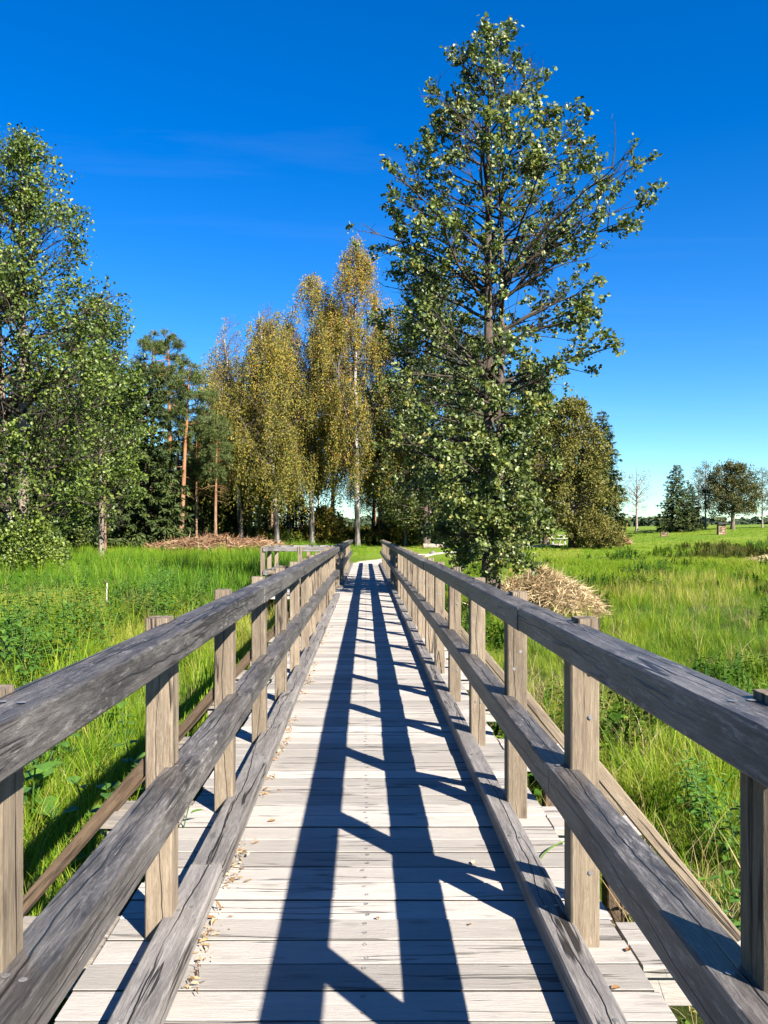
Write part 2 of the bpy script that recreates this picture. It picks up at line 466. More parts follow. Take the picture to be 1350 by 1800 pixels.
# ------------------------------------------------------------------ timber pieces
class Timber:
    """collects chamfered beams into one mesh with grain coordinates"""
    def __init__(self): self.v, self.g, self.t, self.lc, self.f4, self.f8, self.n = [], [], [], [], [], [], 0
    def beam(self, p0, p1, w, h, side=None, ch=0.008, segs=1, wob=0.0, tone=None, taper=None):
        p0 = np.array(p0, float); p1 = np.array(p1, float)
        ax = p1 - p0; L = np.linalg.norm(ax); ax /= L
        if side is None:
            side = np.cross(ax, (0, 0, 1.0)) if abs(ax[2]) < 0.95 else np.array([1.0, 0, 0])
        side = np.array(side, float); side -= ax * side.dot(ax); side /= np.linalg.norm(side)
        up = np.cross(side, ax)
        a, b = w / 2, h / 2
        sec = np.array([(-a + ch, -b), (a - ch, -b), (a, -b + ch), (a, b - ch), (a - ch, b), (-a + ch, b), (-a, b - ch), (-a, -b + ch)])
        off = rng.uniform(-60, 60, 3)
        ph = rng.uniform(0, 6.28, 4)
        rows = []
        for k in range(segs + 1):
            u = k / segs * L
            dx = wob * (math.sin(u * 1.1 + ph[0]) + 0.5 * math.sin(u * 2.9 + ph[1]))
            dz = wob * (math.sin(u * 0.9 + ph[2]) + 0.5 * math.sin(u * 2.3 + ph[3]))
            for s in sec:
                jx = rng.normal(0, wob * 0.22) if segs > 1 else 0
                rows.append(p0 + ax * u + side * (s[0] + dx + jx) + up * (s[1] + dz + jx))
                self.g.append((u + off[0], s[0] + off[1], s[1] + off[2])); self.lc.append((u, s[0] / w, s[1] / h))
        self.v += rows
        tn = rng.uniform(0.15, 0.85) if tone is None else tone
        self.t += [tn] * len(rows)
        b0 = self.n
        for k in range(segs):
            for j in range(8):
                j2 = (j + 1) % 8
                self.f4.append((b0 + k * 8 + j, b0 + k * 8 + j2, b0 + (k + 1) * 8 + j2, b0 + (k + 1) * 8 + j))
        self.f8.append([b0 + j for j in range(7, -1, -1)])
        self.f8.append([b0 + segs * 8 + j for j in range(8)])
        self.n += len(rows)
        return self
    def build(self, name, mat, parent, edge=None):
        me = mesh_np(name, np.array(self.v), [np.array(self.f4), np.array(self.f8)])
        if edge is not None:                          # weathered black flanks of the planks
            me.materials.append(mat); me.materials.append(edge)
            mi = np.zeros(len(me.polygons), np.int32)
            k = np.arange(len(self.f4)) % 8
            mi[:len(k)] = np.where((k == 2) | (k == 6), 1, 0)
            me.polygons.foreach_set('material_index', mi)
        attr_v(me, 'gc', self.g)
        attr_v(me, 'lc', self.lc)
        attr_f(me, 'tone', self.t)
        return link_mesh(name, me, mat, parent)

# ------------------------------------------------------------------ the footbridge
BR = empty('footbridge', (0, 0, 0))
tag(BR, 'weathered grey timber footbridge with plank deck and post and rail sides', 'footbridge')
Y0, Y1 = -1.6, 38.2
PITCH = 0.162
deck = Timber()
screws = []
posts_y = [0.08, 1.48, 2.88, 4.18, 5.62] + [7.08 + 1.42 * k for k in range(22)]
posts_y = [y for y in posts_y if y < Y1 - 0.1]
k = 0
y = Y0
while y < Y1:
    yc = y + PITCH / 2
    xl = -0.955 + rng.normal(0, 0.006); xr = 0.955 + rng.normal(0, 0.006)
    dz = rng.normal(0, 0.0012)
    sk = rng.normal(0, 0.0012)
    deck.beam((xl, yc - sk, -0.022 + dz), (xr, yc + sk, -0.022 + dz + rng.normal(0, 0.001)), PITCH - 0.0095 + rng.normal(0, 0.0018), 0.044, None, 0.0024, 6, 0.0006, rng.uniform(0.0, 1.0))
    for s in (-0.045, 0.045):
        if rng.random() < 0.95:
            screws.append((rng.normal(0, 0.006), yc + s * rng.uniform(0.7, 1.1), dz + 0.0008))
    y += PITCH
    k += 1
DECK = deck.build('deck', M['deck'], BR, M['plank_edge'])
# screw heads of the centre row
sv, sf = [], []
for (x, yy, z) in screws:
    r = 0.0085
    b = len(sv)
    for j in range(8):
        a = j * math.pi / 4
        sv.append((x + r * math.cos(a), yy + r * math.sin(a), z + 0.0016))
    for j in range(8):
        a = j * math.pi / 4
        sv.append((x + r * 0.45 * math.cos(a), yy + r * 0.45 * math.sin(a), z + 0.0002))
    for j in range(8):
        sf.append((b + j, b + (j + 1) % 8, b + 8 + (j + 1) % 8, b + 8 + j))
sm = mesh_np('screws', sv, [np.array(sf)])
tag(link_mesh('screws', sm, M['screw'], DECK), kind='stuff')

def post(x0, x1, y, top=1.188, bot=-1.05, notch=None):
    tb = Timber()
    w = x1 - x0
    dx, dy = rng.normal(0, 0.004), rng.normal(0, 0.004)
    if notch is None:
        tb.beam(((x0 + x1) / 2, y + 0.052, bot), ((x0 + x1) / 2 + dx, y + 0.052 + dy, top + rng.normal(0, 0.006)), w, 0.105, (1, 0, 0), 0.006, 10, 0.0012)
    else:                                             # the head is cut back where the top rail sits
        tb.beam(((x0 + x1) / 2, y + 0.052, bot), ((x0 + x1) / 2 + dx, y + 0.052 + dy, 1.115), w, 0.105, (1, 0, 0), 0.006, 10, 0.0012)
        a, b = notch
        tb.beam(((a + b) / 2 + dx, y + 0.052 + dy, 1.115), ((a + b) / 2 + dx, y + 0.052 + dy, top + rng.normal(0, 0.004)), abs(b - a), 0.105, (1, 0, 0), 0.005, 2, 0.0006)
    return tb.build('post', M['post'], BR)

RX0, RX1 = 0.742, 0.846          # right posts
LX0, LX1 = -0.815, -0.715        # left posts
BAY0, BAY1 = 18.75, 21.45        # opening of the viewing bay on the left
for y in posts_y:
    post(RX0, RX1, y, notch=(0.768, RX1))
posts_l = [0.14, 1.56, 2.93, 4.27, 5.68] + [7.10 + 1.42 * k for k in range(22)]
posts_l = [y for y in posts_l if (y < BAY0 - 0.4 or y > BAY1 + 0.3) and y < Y1 - 0.1]
for y in posts_l + [BAY0 - 0.12, BAY1]:
    post(LX0, LX1, y, notch=(LX0, -0.735))

def rail_run(x0, x1, ztop, h, ya, yb, name, mat, seg=4.26, first=None):
    y = ya
    while y < yb - 0.05:
        y2 = min(y + (first if (first and y == ya) else seg), yb)
        if yb - y2 < 0.8: y2 = yb
        tb = Timber()
        j = rng.normal(0, 0.003, 4)
        tb.beam(((x0 + x1) / 2 + j[0], y + 0.003, ztop - h / 2 + j[1]), ((x0 + x1) / 2 + j[2], y2 - 0.003, ztop - h / 2 + j[3]), x1 - x0, h, (1, 0, 0), 0.007, max(6, int((y2 - y) * 8)), 0.0016)
        tb.build(name, mat, BR)
        y = y2
rail_run(0.668, 0.795, 1.172, 0.100, -1.5, Y1 + 0.15, 'top_rail', M['rail'], 5.68, 5.0)
rail_run(0.668, 0.782, 0.645, 0.115, -1.5, Y1 + 0.10, 'mid_rail', M['rail'], 5.68, 4.4)
rail_run(-0.745, -0.62, 1.172, 0.102, -1.5, BAY0, 'top_rail', M['rail'], 5.68, 6.4)
rail_run(-0.745, -0.62, 0.636, 0.100, -1.5, BAY0 - 0.03, 'mid_rail', M['rail'], 5.68, 5.8)
rail_run(-0.745, -0.62, 1.175, 0.102, BAY1 - 0.05, Y1 + 0.15, 'top_rail', M['rail'], 5.68)
rail_run(-0.745, -0.62, 0.640, 0.100, BAY1 - 0.05, Y1 + 0.10, 'mid_rail', M['rail'], 5.68)
rail_run(0.642, 0.756, 0.088, 0.086, -1.5, Y1, 'kerb_beam', M['kerb'], 3.1, 2.9)
rail_run(-0.748, -0.61, 0.086, 0.084, -1.5, BAY0, 'kerb_beam', M['kerb'], 3.3, 4.9)
rail_run(-0.748, -0.61, 0.086, 0.084, BAY1, Y1, 'kerb_beam', M['kerb'], 3.3)

# outriggers, braces and the frame below
for s, ys in ((-1, posts_l), (1, posts_y)):
    for y in ys:
        tb = Timber()
        e = rng.normal(0, 0.02)
        tb.beam((s * 0.962, y - 0.045, -0.022), (s * (1.42 + e), y - 0.045, -0.022), PITCH - 0.01, 0.043, None, 0.004, 4, 0.0005)
        tb.beam((s * 0.962, y + PITCH - 0.045, -0.021), (s * (1.43 + e), y + PITCH - 0.045, -0.021), PITCH - 0.01, 0.043, None, 0.004, 4, 0.0005)
        tb.beam((s * 0.55, y - 0.03, -0.102), (s * (1.38 + e), y - 0.03, -0.102), 0.125, 0.112, None, 0.004, 4, 0.0005)
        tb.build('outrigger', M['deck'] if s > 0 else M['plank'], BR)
        tb = Timber()
        xo = RX1 if s > 0 else -LX0
        tb.beam((s * (xo - 0.02), y + 0.06, 0.665), (s * 1.36, y + 0.06, 0.012), 0.075, 0.05, (0, 1, 0), 0.005, 5, 0.001)
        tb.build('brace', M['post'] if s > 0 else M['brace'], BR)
        tb = Timber()
        tb.beam((s * 1.30, y - 0.03, -1.1), (s * 1.30, y - 0.03, -0.162), 0.11, 0.11, (1, 0, 0), 0.006)
        tb.build('pile', M['brace'], BR)
for x in (-0.78, 0.0, 0.78):
    tb = Timber()
    tb.beam((x, Y0, -0.13), (x, Y1 - 0.3, -0.13), 0.10, 0.17, (1, 0, 0), 0.005, 40, 0.001)
    tb.build('support_beam', M['brace'], BR)

# viewing bay on the left
BXL = -2.42
tb = Timber()
x = -0.965 - PITCH / 2
while x > BXL - 0.12:
    tb.beam((x, BAY0 - 0.1, -0.024), (x, BAY1 + 0.12, -0.024), PITCH - 0.008, 0.043, (1, 0, 0), 0.004, 3, 0.0005)
    x -= PITCH
tb.build('bay_deck', M['deck'], BR)
for (px_, py_) in [(BXL, BAY0 - 0.1), (BXL, BAY0 + 1.25), (BXL, BAY1), (-1.55, BAY0 - 0.1), (-1.55, BAY1)]:
    post(px_ - 0.05, px_ + 0.05, py_, 1.19)
def cross_rail(xa, xb, y, ztop, h, name='top_rail'):
    tb = Timber()
    tb.beam((xa, y, ztop - h / 2), (xb, y, ztop - h / 2), 0.12, h, None, 0.006, 12, 0.0015)
    tb.build(name, M['post'] if name == 'mid_rail' else M['kerb'], BR)
cross_rail(BXL + 0.02, -0.75, BAY0 - 0.02, 1.168, 0.10)
cross_rail(BXL + 0.02, -0.75, BAY0 - 0.02, 0.62, 0.09, 'mid_rail')
cross_rail(BXL + 0.02, -0.75, BAY1 + 0.0, 1.17, 0.10)
cross_rail(BXL + 0.02, -0.75, BAY1 + 0.0, 0.62, 0.09, 'mid_rail')
for zt, nm in ((1.172, 'top_rail'), (0.622, 'mid_rail')):
    tb = Timber()
    tb.beam((BXL + 0.075, BAY0 - 0.14, zt - 0.05), (BXL + 0.075, BAY1 + 0.16, zt - 0.05), 0.11, 0.10, (1, 0, 0), 0.006, 12, 0.0015)
    tb.build(nm, M['kerb'], BR)
for xx in (BXL, -1.55):
    tb = Timber()
    tb.beam((xx, BAY0 - 0.05, -0.13), (xx, BAY1 + 0.1, -0.13), 0.1, 0.16, (1, 0, 0), 0.005)
    tb.build('support_beam', M['brace'], BR)

# ------------------------------------------------------------------ tree building
class Tubes:
    def __init__(self): self.v, self.f, self.n = [], [], 0
    def add(self, pts, rad, k=6):
        pts = np.asarray(pts, float); m = len(pts)
        rad = np.broadcast_to(np.asarray(rad, float), (m,))
        tg = np.gradient(pts, axis=0)
        tg /= np.linalg.norm(tg, axis=1)[:, None] + 1e-9
        ref = np.where(np.abs(tg[:, 2:3]) > 0.9, np.array([[1.0, 0, 0]]), np.array([[0, 0, 1.0]]))
        a = np.cross(tg, ref); a /= np.linalg.norm(a, axis=1)[:, None] + 1e-9
        b = np.cross(tg, a)
        an = np.arange(k) * 2 * math.pi / k
        ring = pts[:, None, :] + rad[:, None, None] * (np.cos(an)[None, :, None] * a[:, None, :] + np.sin(an)[None, :, None] * b[:, None, :])
        self.v.append(ring.reshape(-1, 3))
        i = np.arange(m - 1)[:, None] * k; j = np.arange(k)[None, :]; j2 = (j + 1) % k
        self.f.append(np.stack([i + j, i + j2, i + k + j2, i + k + j], -1).reshape(-1, 4) + self.n)
        self.n += m * k
    def mesh(self, name):
        return mesh_np(name, np.concatenate(self.v), [np.concatenate(self.f)], True)

def unit(v):
    return v / (np.linalg.norm(v, axis=-1, keepdims=True) + 1e-9)

def bez(p0, p1, p2, n):
    t_ = np.linspace(0, 1, n)[:, None]
    return (1 - t_) ** 2 * p0 + 2 * t_ * (1 - t_) * p1 + t_ ** 2 * p2

def leaf_mesh(name, base, dirs, nrm, L, W, tone, fold=0.12):
    """one folded leaf (two quads sharing the midrib) per base point"""
    n = len(base)
    u = unit(dirs)
    w = unit(np.cross(u, nrm))
    nn = np.cross(w, u)
    L = np.broadcast_to(L, (n,))[:, None]; W = np.broadcast_to(W, (n,))[:, None]
    f_ = nn * L * fold
    a1 = base + u * L * 0.30; a2 = base + u * L * 0.72
    V_ = np.stack([base, a1 + w * W * 0.5 + f_, a2 + w * W * 0.42 + f_, base + u * L, a2 - w * W * 0.42 + f_, a1 - w * W * 0.5 + f_], 1).reshape(-1, 3)
    b = np.arange(n) * 6
    me = mesh_np(name, V_, [np.concatenate([np.stack([b, b + 1, b + 2, b + 3], 1), np.stack([b, b + 3, b + 4, b + 5], 1)])])
    attr_f(me, 'tone', np.repeat(np.clip(tone, 0, 1), 6))
    return me

def crown_tree(name, H, prof, seed, bark, leaf, trunk_r=0.2, stems=((0, 0, 1.0),), n_pri=60, n_sec=8, n_tw=3, n_leaf=12,
               leaf_L=0.09, leaf_W=0.065, spread=0.16, elev=(10, 50), lean=(0, 0), tone0=0.45, tone_var=0.22,
               leaf_prob=1.0, droop=0.0, twig_len=0.5, up_bias=0.5, base_z=None, bare_top=None, top_tone=0.0, limb_bark=None, trunk_wob=0.06, sec_f=0.42, gap=0.0, gap_s=1.0, ragged=(0.72, 1.03), gap_top=0.0, extra=()):
    """prof: rows (height, radius at azimuth 180, radius at azimuth 0) of the crown outline in metres.
    stems: (base dx, base dy, height share)."""
    g = np.random.default_rng(seed)
    prof = np.array(prof, float)
    tr, lb = Tubes(), Tubes()
    axes = []
    for si, (sx_, sy_, hs) in enumerate(stems):
        n = 22
        zz = np.linspace(-0.25, H * hs, n)
        u = np.clip(zz / (H * hs), 0, 1)
        ph = g.uniform(0, 6.28, 2)
        wx = np.cumsum(g.normal(0, trunk_wob * H / 60, n)) * u
        wy = np.cumsum(g.normal(0, trunk_wob * H / 60, n)) * u
        sep = np.array([sx_, sy_])
        path_ = np.stack([sep[0] * (0.35 + 1.0 * np.sqrt(u)) + lean[0] * u ** 1.3 + wx, sep[1] * (0.35 + 1.0 * np.sqrt(u)) + lean[1] * u ** 1.3 + wy, zz], 1) if len(stems) > 1 else \
            np.stack([lean[0] * u ** 1.3 + wx, lean[1] * u ** 1.3 + wy, zz], 1)
        r0 = trunk_r * (1.0 if si == 0 else 0.75)
        rad = r0 * (1 - u) ** 0.8 + 0.012 + r0 * 0.45 * np.exp(-np.maximum(zz, 0) / 0.35)
        tr.add(path_, rad, 10)
        axes.append((path_, rad))
    zmin, zmax = prof[0, 0], prof[-1, 0]
    tw_p, tw_d, tw_h, tw_f = [], [], [], []
    for k in range(n_pri + len(extra)):
        zt = zmin + (zmax - zmin) * min(1, (k + g.random()) / n_pri) ** 0.92
        az = k * 2.39996 + g.uniform(-0.5, 0.5)
        if k >= n_pri: zt, az = extra[k - n_pri][0], extra[k - n_pri][1]
        rl = np.interp(zt, prof[:, 0], prof[:, 1]); rr = np.interp(zt, prof[:, 0], prof[:, 2])
        c_ = math.cos(az)
        rad_ = rl * (1 - c_) / 2 + rr * (1 + c_) / 2
        rad_ *= g.uniform(*ragged)
        if k >= n_pri: rad_ = extra[k - n_pri][2]
        pa, ra = axes[k % len(axes)]
        f = (zt - zmin) / (zmax - zmin + 1e-6)
        e = R(elev[0] + (elev[1] - elev[0]) * f + g.uniform(-9, 9))
        zo = max(zt - rad_ * math.tan(e), 0.25 * zmin + 0.3 if base_z is None else base_z)
        zo = min(zo, pa[-1, 2] * 0.985)
        o = np.array([np.interp(zo, pa[:, 2], pa[:, q]) for q in range(3)])
        ax_t = np.array([np.interp(min(zt, pa[-1, 2]), pa[:, 2], pa[:, q]) for q in range(2)])
        tip = np.array([ax_t[0] * 0.6 + rad_ * math.cos(az), ax_t[1] * 0.6 + rad_ * math.sin(az), zt])
        mid = (o + tip) / 2 + np.array([0, 0, g.uniform(-0.10, 0.16) * rad_]) + g.normal(0, 0.06, 3) * rad_
        n = 9
        pts = bez(o, mid, tip, n) + np.cumsum(g.normal(0, 0.012 * rad_, (n, 3)), 0)
        Lb = np.linalg.norm(tip - o)
        r0 = min(np.interp(zo, pa[:, 2], ra) * 0.62, 0.014 + 0.014 * Lb)
        lb.add(pts, np.linspace(r0, 0.006, n), 5)
        ns = max(3, int(n_sec * (0.5 + 0.5 * Lb / (prof[:, 1:].max() + 0.1))))
        for j in range(ns):
            s = g.uniform(0.22, 1.0) if j else 1.0
            q = np.array([np.interp(s, np.linspace(0, 1, n), pts[:, a]) for a in range(3)])
            dr = unit(pts[min(int(s * (n - 1)) + 1, n - 1)] - pts[max(int(s * (n - 1)) - 1, 0)])
            dv = unit(dr * g.uniform(0.5, 1.1) + g.normal(0, 0.55, 3) + np.array([0, 0, up_bias * g.uniform(0, 0.9)]))
            ls = Lb * sec_f * (1.05 - 0.6 * s) * g.uniform(0.6, 1.2) + twig_len * 0.4
            if s == 1.0: dv, ls = dr, twig_len * 0.5
            p2 = q + dv * ls
            sp = bez(q, q + dv * ls * 0.5 + g.normal(0, 0.08, 3) * ls, p2, 5)
            lb.add(sp, np.linspace(max(0.006, r0 * 0.35), 0.004, 5), 3)
            for w in range(n_tw):
                s2 = g.uniform(0.35, 1.0) if w else 1.0
                q2 = np.array([np.interp(s2, np.linspace(0, 1, 5), sp[:, a]) for a in range(3)])
                d2 = unit(dv + g.normal(0, 0.7, 3) + np.array([0, 0, up_bias * 0.5]))
                lt = twig_len * g.uniform(0.4, 1.1)
                e2 = q2 + d2 * lt
                lb.add(np.stack([q2, (q2 + e2) / 2 + g.normal(0, 0.03, 3), e2]), np.array([0.005, 0.004, 0.003]), 3)
                if g.random() < leaf_prob:
                    tw_p.append((q2, e2)); tw_d.append(d2); tw_h.append(f); tw_f.append(k >= n_pri and s > 0.45)
    tw = np.array(tw_p); td = np.array(tw_d); th = np.array(tw_h)
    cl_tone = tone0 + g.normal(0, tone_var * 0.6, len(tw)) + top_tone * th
    keep = np.ones(len(tw), bool)
    if bare_top is not None:
        keep = g.random(len(tw)) > np.clip((th - bare_top) * 3.0, 0, 0.9)
    if gap > 0:                                      # open pockets between the leaf masses
        q = tw[:, 1] * gap_s
        nz = sum(np.sin(q @ unit(g.normal(0, 1, 3)) * g.uniform(1.5, 4.5) + g.uniform(0, 6.28)) for _ in range(7)) / 3.7
        keep &= nz > -1.0 + 2.0 * (gap + gap_top * th) + g.normal(0, 0.25, len(tw))
        keep |= np.array(tw_f)
    tw, td, th, cl_tone = tw[keep], td[keep], th[keep], cl_tone[keep]
    m = len(tw) * n_leaf
    idx = np.repeat(np.arange(len(tw)), n_leaf)
    if droop > 0:                                   # hanging strings of small leaves
        s = np.tile(np.linspace(0.0, 1.0, n_leaf), len(tw))
        ln = droop * g.uniform(0.4, 1.25, len(tw))[idx]
        sway = g.normal(0, 0.10, (len(tw), 3))[idx]
        base = tw[idx, 1] + np.stack([sway[:, 0] * s * 2, sway[:, 1] * s * 2, -s * ln + 0.25 * s * (1 - s)], 1) + td[idx] * (0.35 * np.sqrt(s))[:, None] + g.normal(0, spread, (m, 3)) * np.array([1, 1, 0.6])
        dirs = g.normal(0, 0.6, (m, 3)) + np.array([0, 0, -0.9])
        for a_ in range(0, len(tw), 2):              # the thin hanging twigs themselves
            e2 = tw[a_, 1]
            kk = a_ * n_leaf
            lb.add(np.stack([e2, base[kk + n_leaf // 2], base[kk + n_leaf - 1]]), np.array([0.006, 0.005, 0.004]), 3)
    else:
        s = g.uniform(0.15, 1.05, m)[:, None]
        base = tw[idx, 0] * (1 - s) + tw[idx, 1] * s + g.normal(0, spread, (m, 3))
        dirs = td[idx] * 0.6 + g.normal(0, 0.7, (m, 3))
    nrm = g.normal(0, 0.72, (m, 3)) + np.array([0, 0, 0.4]) + np.array(to_sun) * 0.55      # leaves turn towards the light
    tone = cl_tone[idx] + g.normal(0, tone_var, m)
    sz = g.uniform(0.65, 1.25, m)
    lm = leaf_mesh(name + '_foliage', base, dirs, nrm, leaf_L * sz, leaf_W * sz, tone)
    root = empty(name)
    link_mesh('trunk', tr.mesh(name + '_trunk'), bark, root)
    link_mesh('limbs', lb.mesh(name + '_limbs'), limb_bark or bark, root)
    link_mesh('foliage', lm, leaf, root)
    return root

def spruce_tree(name, H, rad, seed, dens=1.0, low=0.03, card=0.42, shape=0.85, ragged=0.15):
    g = np.random.default_rng(seed)
    tr, lb = Tubes(), Tubes()
    zz = np.linspace(-0.2, H, 14)
    tr.add(np.stack([0.03 * np.sin(zz), 0.03 * np.cos(zz * 0.7), zz], 1), np.linspace(H * 0.0145, 0.012, 14), 8)
    B, D, N_, T, S = [], [], [], [], []
    z = H * low
    while z < H * 0.985:
        f = z / H
        rr = rad * max(0.03, (1 - f)) ** shape
        nb = int(round((5 + 4 * (1 - f)) * dens))
        a0 = g.uniform(0, 6.28)
        for k in range(max(3, nb)):
            az = a0 + k * 2 * math.pi / nb + g.uniform(-0.3, 0.3)
            L = rr * g.uniform(1 - 2.2 * ragged, 1 + ragged) + 0.12
            o = np.array([0, 0, z])
            hd = np.array([math.cos(az), math.sin(az), 0])
            dip = (0.05 + 0.35 * (1 - f)) * L
            tip = o + hd * L + np.array([0, 0, -dip * 0.7 + 0.25 * L * f])
            mid = o + hd * L * 0.55 + np.array([0, 0, -dip * 0.75 + 0.1 * L * f])
            pts = bez(o, mid, tip, 6)
            lb.add(pts, np.linspace(0.02 + 0.008 * L, 0.006, 6), 3)
            ncard = max(5, int(L * 15 * dens))
            s = g.uniform(0.15, 1.04, ncard) ** 0.8
            q = np.stack([np.interp(s, np.linspace(0, 1, 6), pts[:, a]) for a in range(3)], 1)
            sd = np.array([-hd[1], hd[0], 0])
            side = g.choice([-1, 1], ncard)[:, None]
            dd = hd * g.uniform(0.2, 1.0, ncard)[:, None] + sd * side * g.uniform(0.1, 0.9, ncard)[:, None] + np.array([0, 0, -1]) * g.uniform(0.1, 1.0, ncard)[:, None]
            B.append(q); D.append(dd)
            N_.append(g.normal(0, 0.4, (ncard, 3)) + np.array([0, 0, 0.8]) + hd * 0.4)
            S.append(g.uniform(0.6, 1.25, ncard) * (0.55 + 0.45 * (1 - f)))
            T.append(0.42 + 0.3 * (s - 0.5) + g.normal(0, 0.2, ncard) + g.normal(0, 0.1))
        z += H * 0.021 * g.uniform(0.8, 1.25) + 0.05
    B = np.concatenate(B); D = np.concatenate(D); N_ = np.concatenate(N_); T = np.concatenate(T); S = np.concatenate(S)
    # each spray is a fan of three narrow cards
    Bs, Ds, Ns, Ts, Ss = [], [], [], [], []
    for q in range(3):
        Bs.append(B + g.normal(0, 0.03, B.shape)); Ds.append(unit(D) + g.normal(0, 0.33, D.shape)); Ns.append(N_); Ts.append(T + g.normal(0, 0.08, len(T))); Ss.append(S)
    lm = leaf_mesh(name + '_foliage', np.concatenate(Bs), np.concatenate(Ds), np.concatenate(Ns), card * np.concatenate(Ss), card * 0.26 * np.concatenate(Ss), np.concatenate(Ts), 0.05)
    root = empty(name)
    link_mesh('trunk', tr.mesh(name + '_trunk'), M['spruce_bark'], root)
    link_mesh('limbs', lb.mesh(name + '_limbs'), M['spruce_bark'], root)
    link_mesh('foliage', lm, M['spruce_needle'], root)
    return root

def pine_tree(name, H, seed, crown_from=0.62, rad=2.0, lean=(0, 0), n_pri=34, top_round=0.5, stubs=14, tr_r=None):
    g = np.random.default_rng(seed)
    tr, lb = Tubes(), Tubes()
    n = 18
    zz = np.linspace(-0.2, H, n); u = np.clip(zz / H, 0, 1)
    wx = np.cumsum(g.normal(0, H * 0.0025, n)); wy = np.cumsum(g.normal(0, H * 0.0025, n))
    ax = np.stack([lean[0] * u + wx * u, lean[1] * u + wy * u, zz], 1)
    r0 = tr_r or H * 0.0145
    tr.add(ax, r0 * (1 - u) ** 0.75 + 0.015 + 0.3 * r0 * np.exp(-np.maximum(zz, 0) / 0.4), 9)
    at = lambda z: np.array([np.interp(z, ax[:, 2], ax[:, q]) for q in range(3)])
    tufts, td = [], []
    for k in range(n_pri):
        f = ((k + g.random()) / n_pri)
        z = H * (crown_from + (0.99 - crown_from) * f)
        rr = rad * (math.sin(math.pi * min(1, 0.25 + 0.75 * (1 - f) ** 0.8)) ** 0.6 if f < 0.7 else (1 - f) ** 0.6 * 1.5) * g.uniform(0.5, 1.1) + 0.2
        az = k * 2.4 + g.uniform(-0.6, 0.6)
        o = at(z)
        tip = o + np.array([rr * math.cos(az), rr * math.sin(az), rr * g.uniform(-0.12, 0.55)])
        pts = bez(o, (o + tip) / 2 + np.array([0, 0, g.uniform(-0.15, 0.15) * rr]), tip, 6) + np.cumsum(g.normal(0, 0.02 * rr, (6, 3)), 0)
        lb.add(pts, np.linspace(0.012 + 0.014 * rr, 0.008, 6), 4)
        for j in range(int(6 + 9 * rr)):
            s = g.uniform(0.35, 1.0)
            q = np.array([np.interp(s, np.linspace(0, 1, 6), pts[:, a]) for a in range(3)])
            d = unit(pts[-1] - pts[0] + g.normal(0, 0.7, 3) * rr + np.array([0, 0, 0.5 * rr]))
            l = g.uniform(0.15, 0.5)
            lb.add(np.stack([q, q + d * l]), np.array([0.008, 0.005]), 3)
            tufts.append(q + d * l); td.append(d)
    for k in range(stubs):
        z = H * g.uniform(0.25, crown_from)
        az = g.uniform(0, 6.28); L = g.uniform(0.3, 1.3)
        o = at(z)
        lb.add(np.stack([o, o + np.array([math.cos(az), math.sin(az), -0.1]) * L * 0.5, o + np.array([math.cos(az), math.sin(az), -0.25]) * L]), np.array([0.025, 0.015, 0.008]), 3)
    tf = np.array(tufts); td = np.array(td)
    nn = 26
    idx = np.repeat(np.arange(len(tf)), nn); m = len(idx)
    dirs = unit(td[idx] * 0.5 + g.normal(0, 0.75, (m, 3)))
    base = tf[idx] + g.normal(0, 0.07, (m, 3))
    tone = 0.5 + g.normal(0, 0.15, len(tf))[idx] + g.normal(0, 0.2, m)
    lm = leaf_mesh(name + '_foliage', base, dirs, g.normal(0, 1, (m, 3)), g.uniform(0.16, 0.30, m), 0.032, tone, 0.02)
    root = empty(name)
    link_mesh('trunk', tr.mesh(name + '_trunk'), M['pine_bark'], root)
    link_mesh('limbs', lb.mesh(name + '_limbs'), M['pine_bark'], root)
    link_mesh('foliage', lm, M['pine_needle'], root)
    return root

def place(root, loc, rz=0.0, scale=1.0):
    root.location = loc
    root.rotation_euler = (0, 0, rz)
    root.scale = (scale,) * 3
    return root

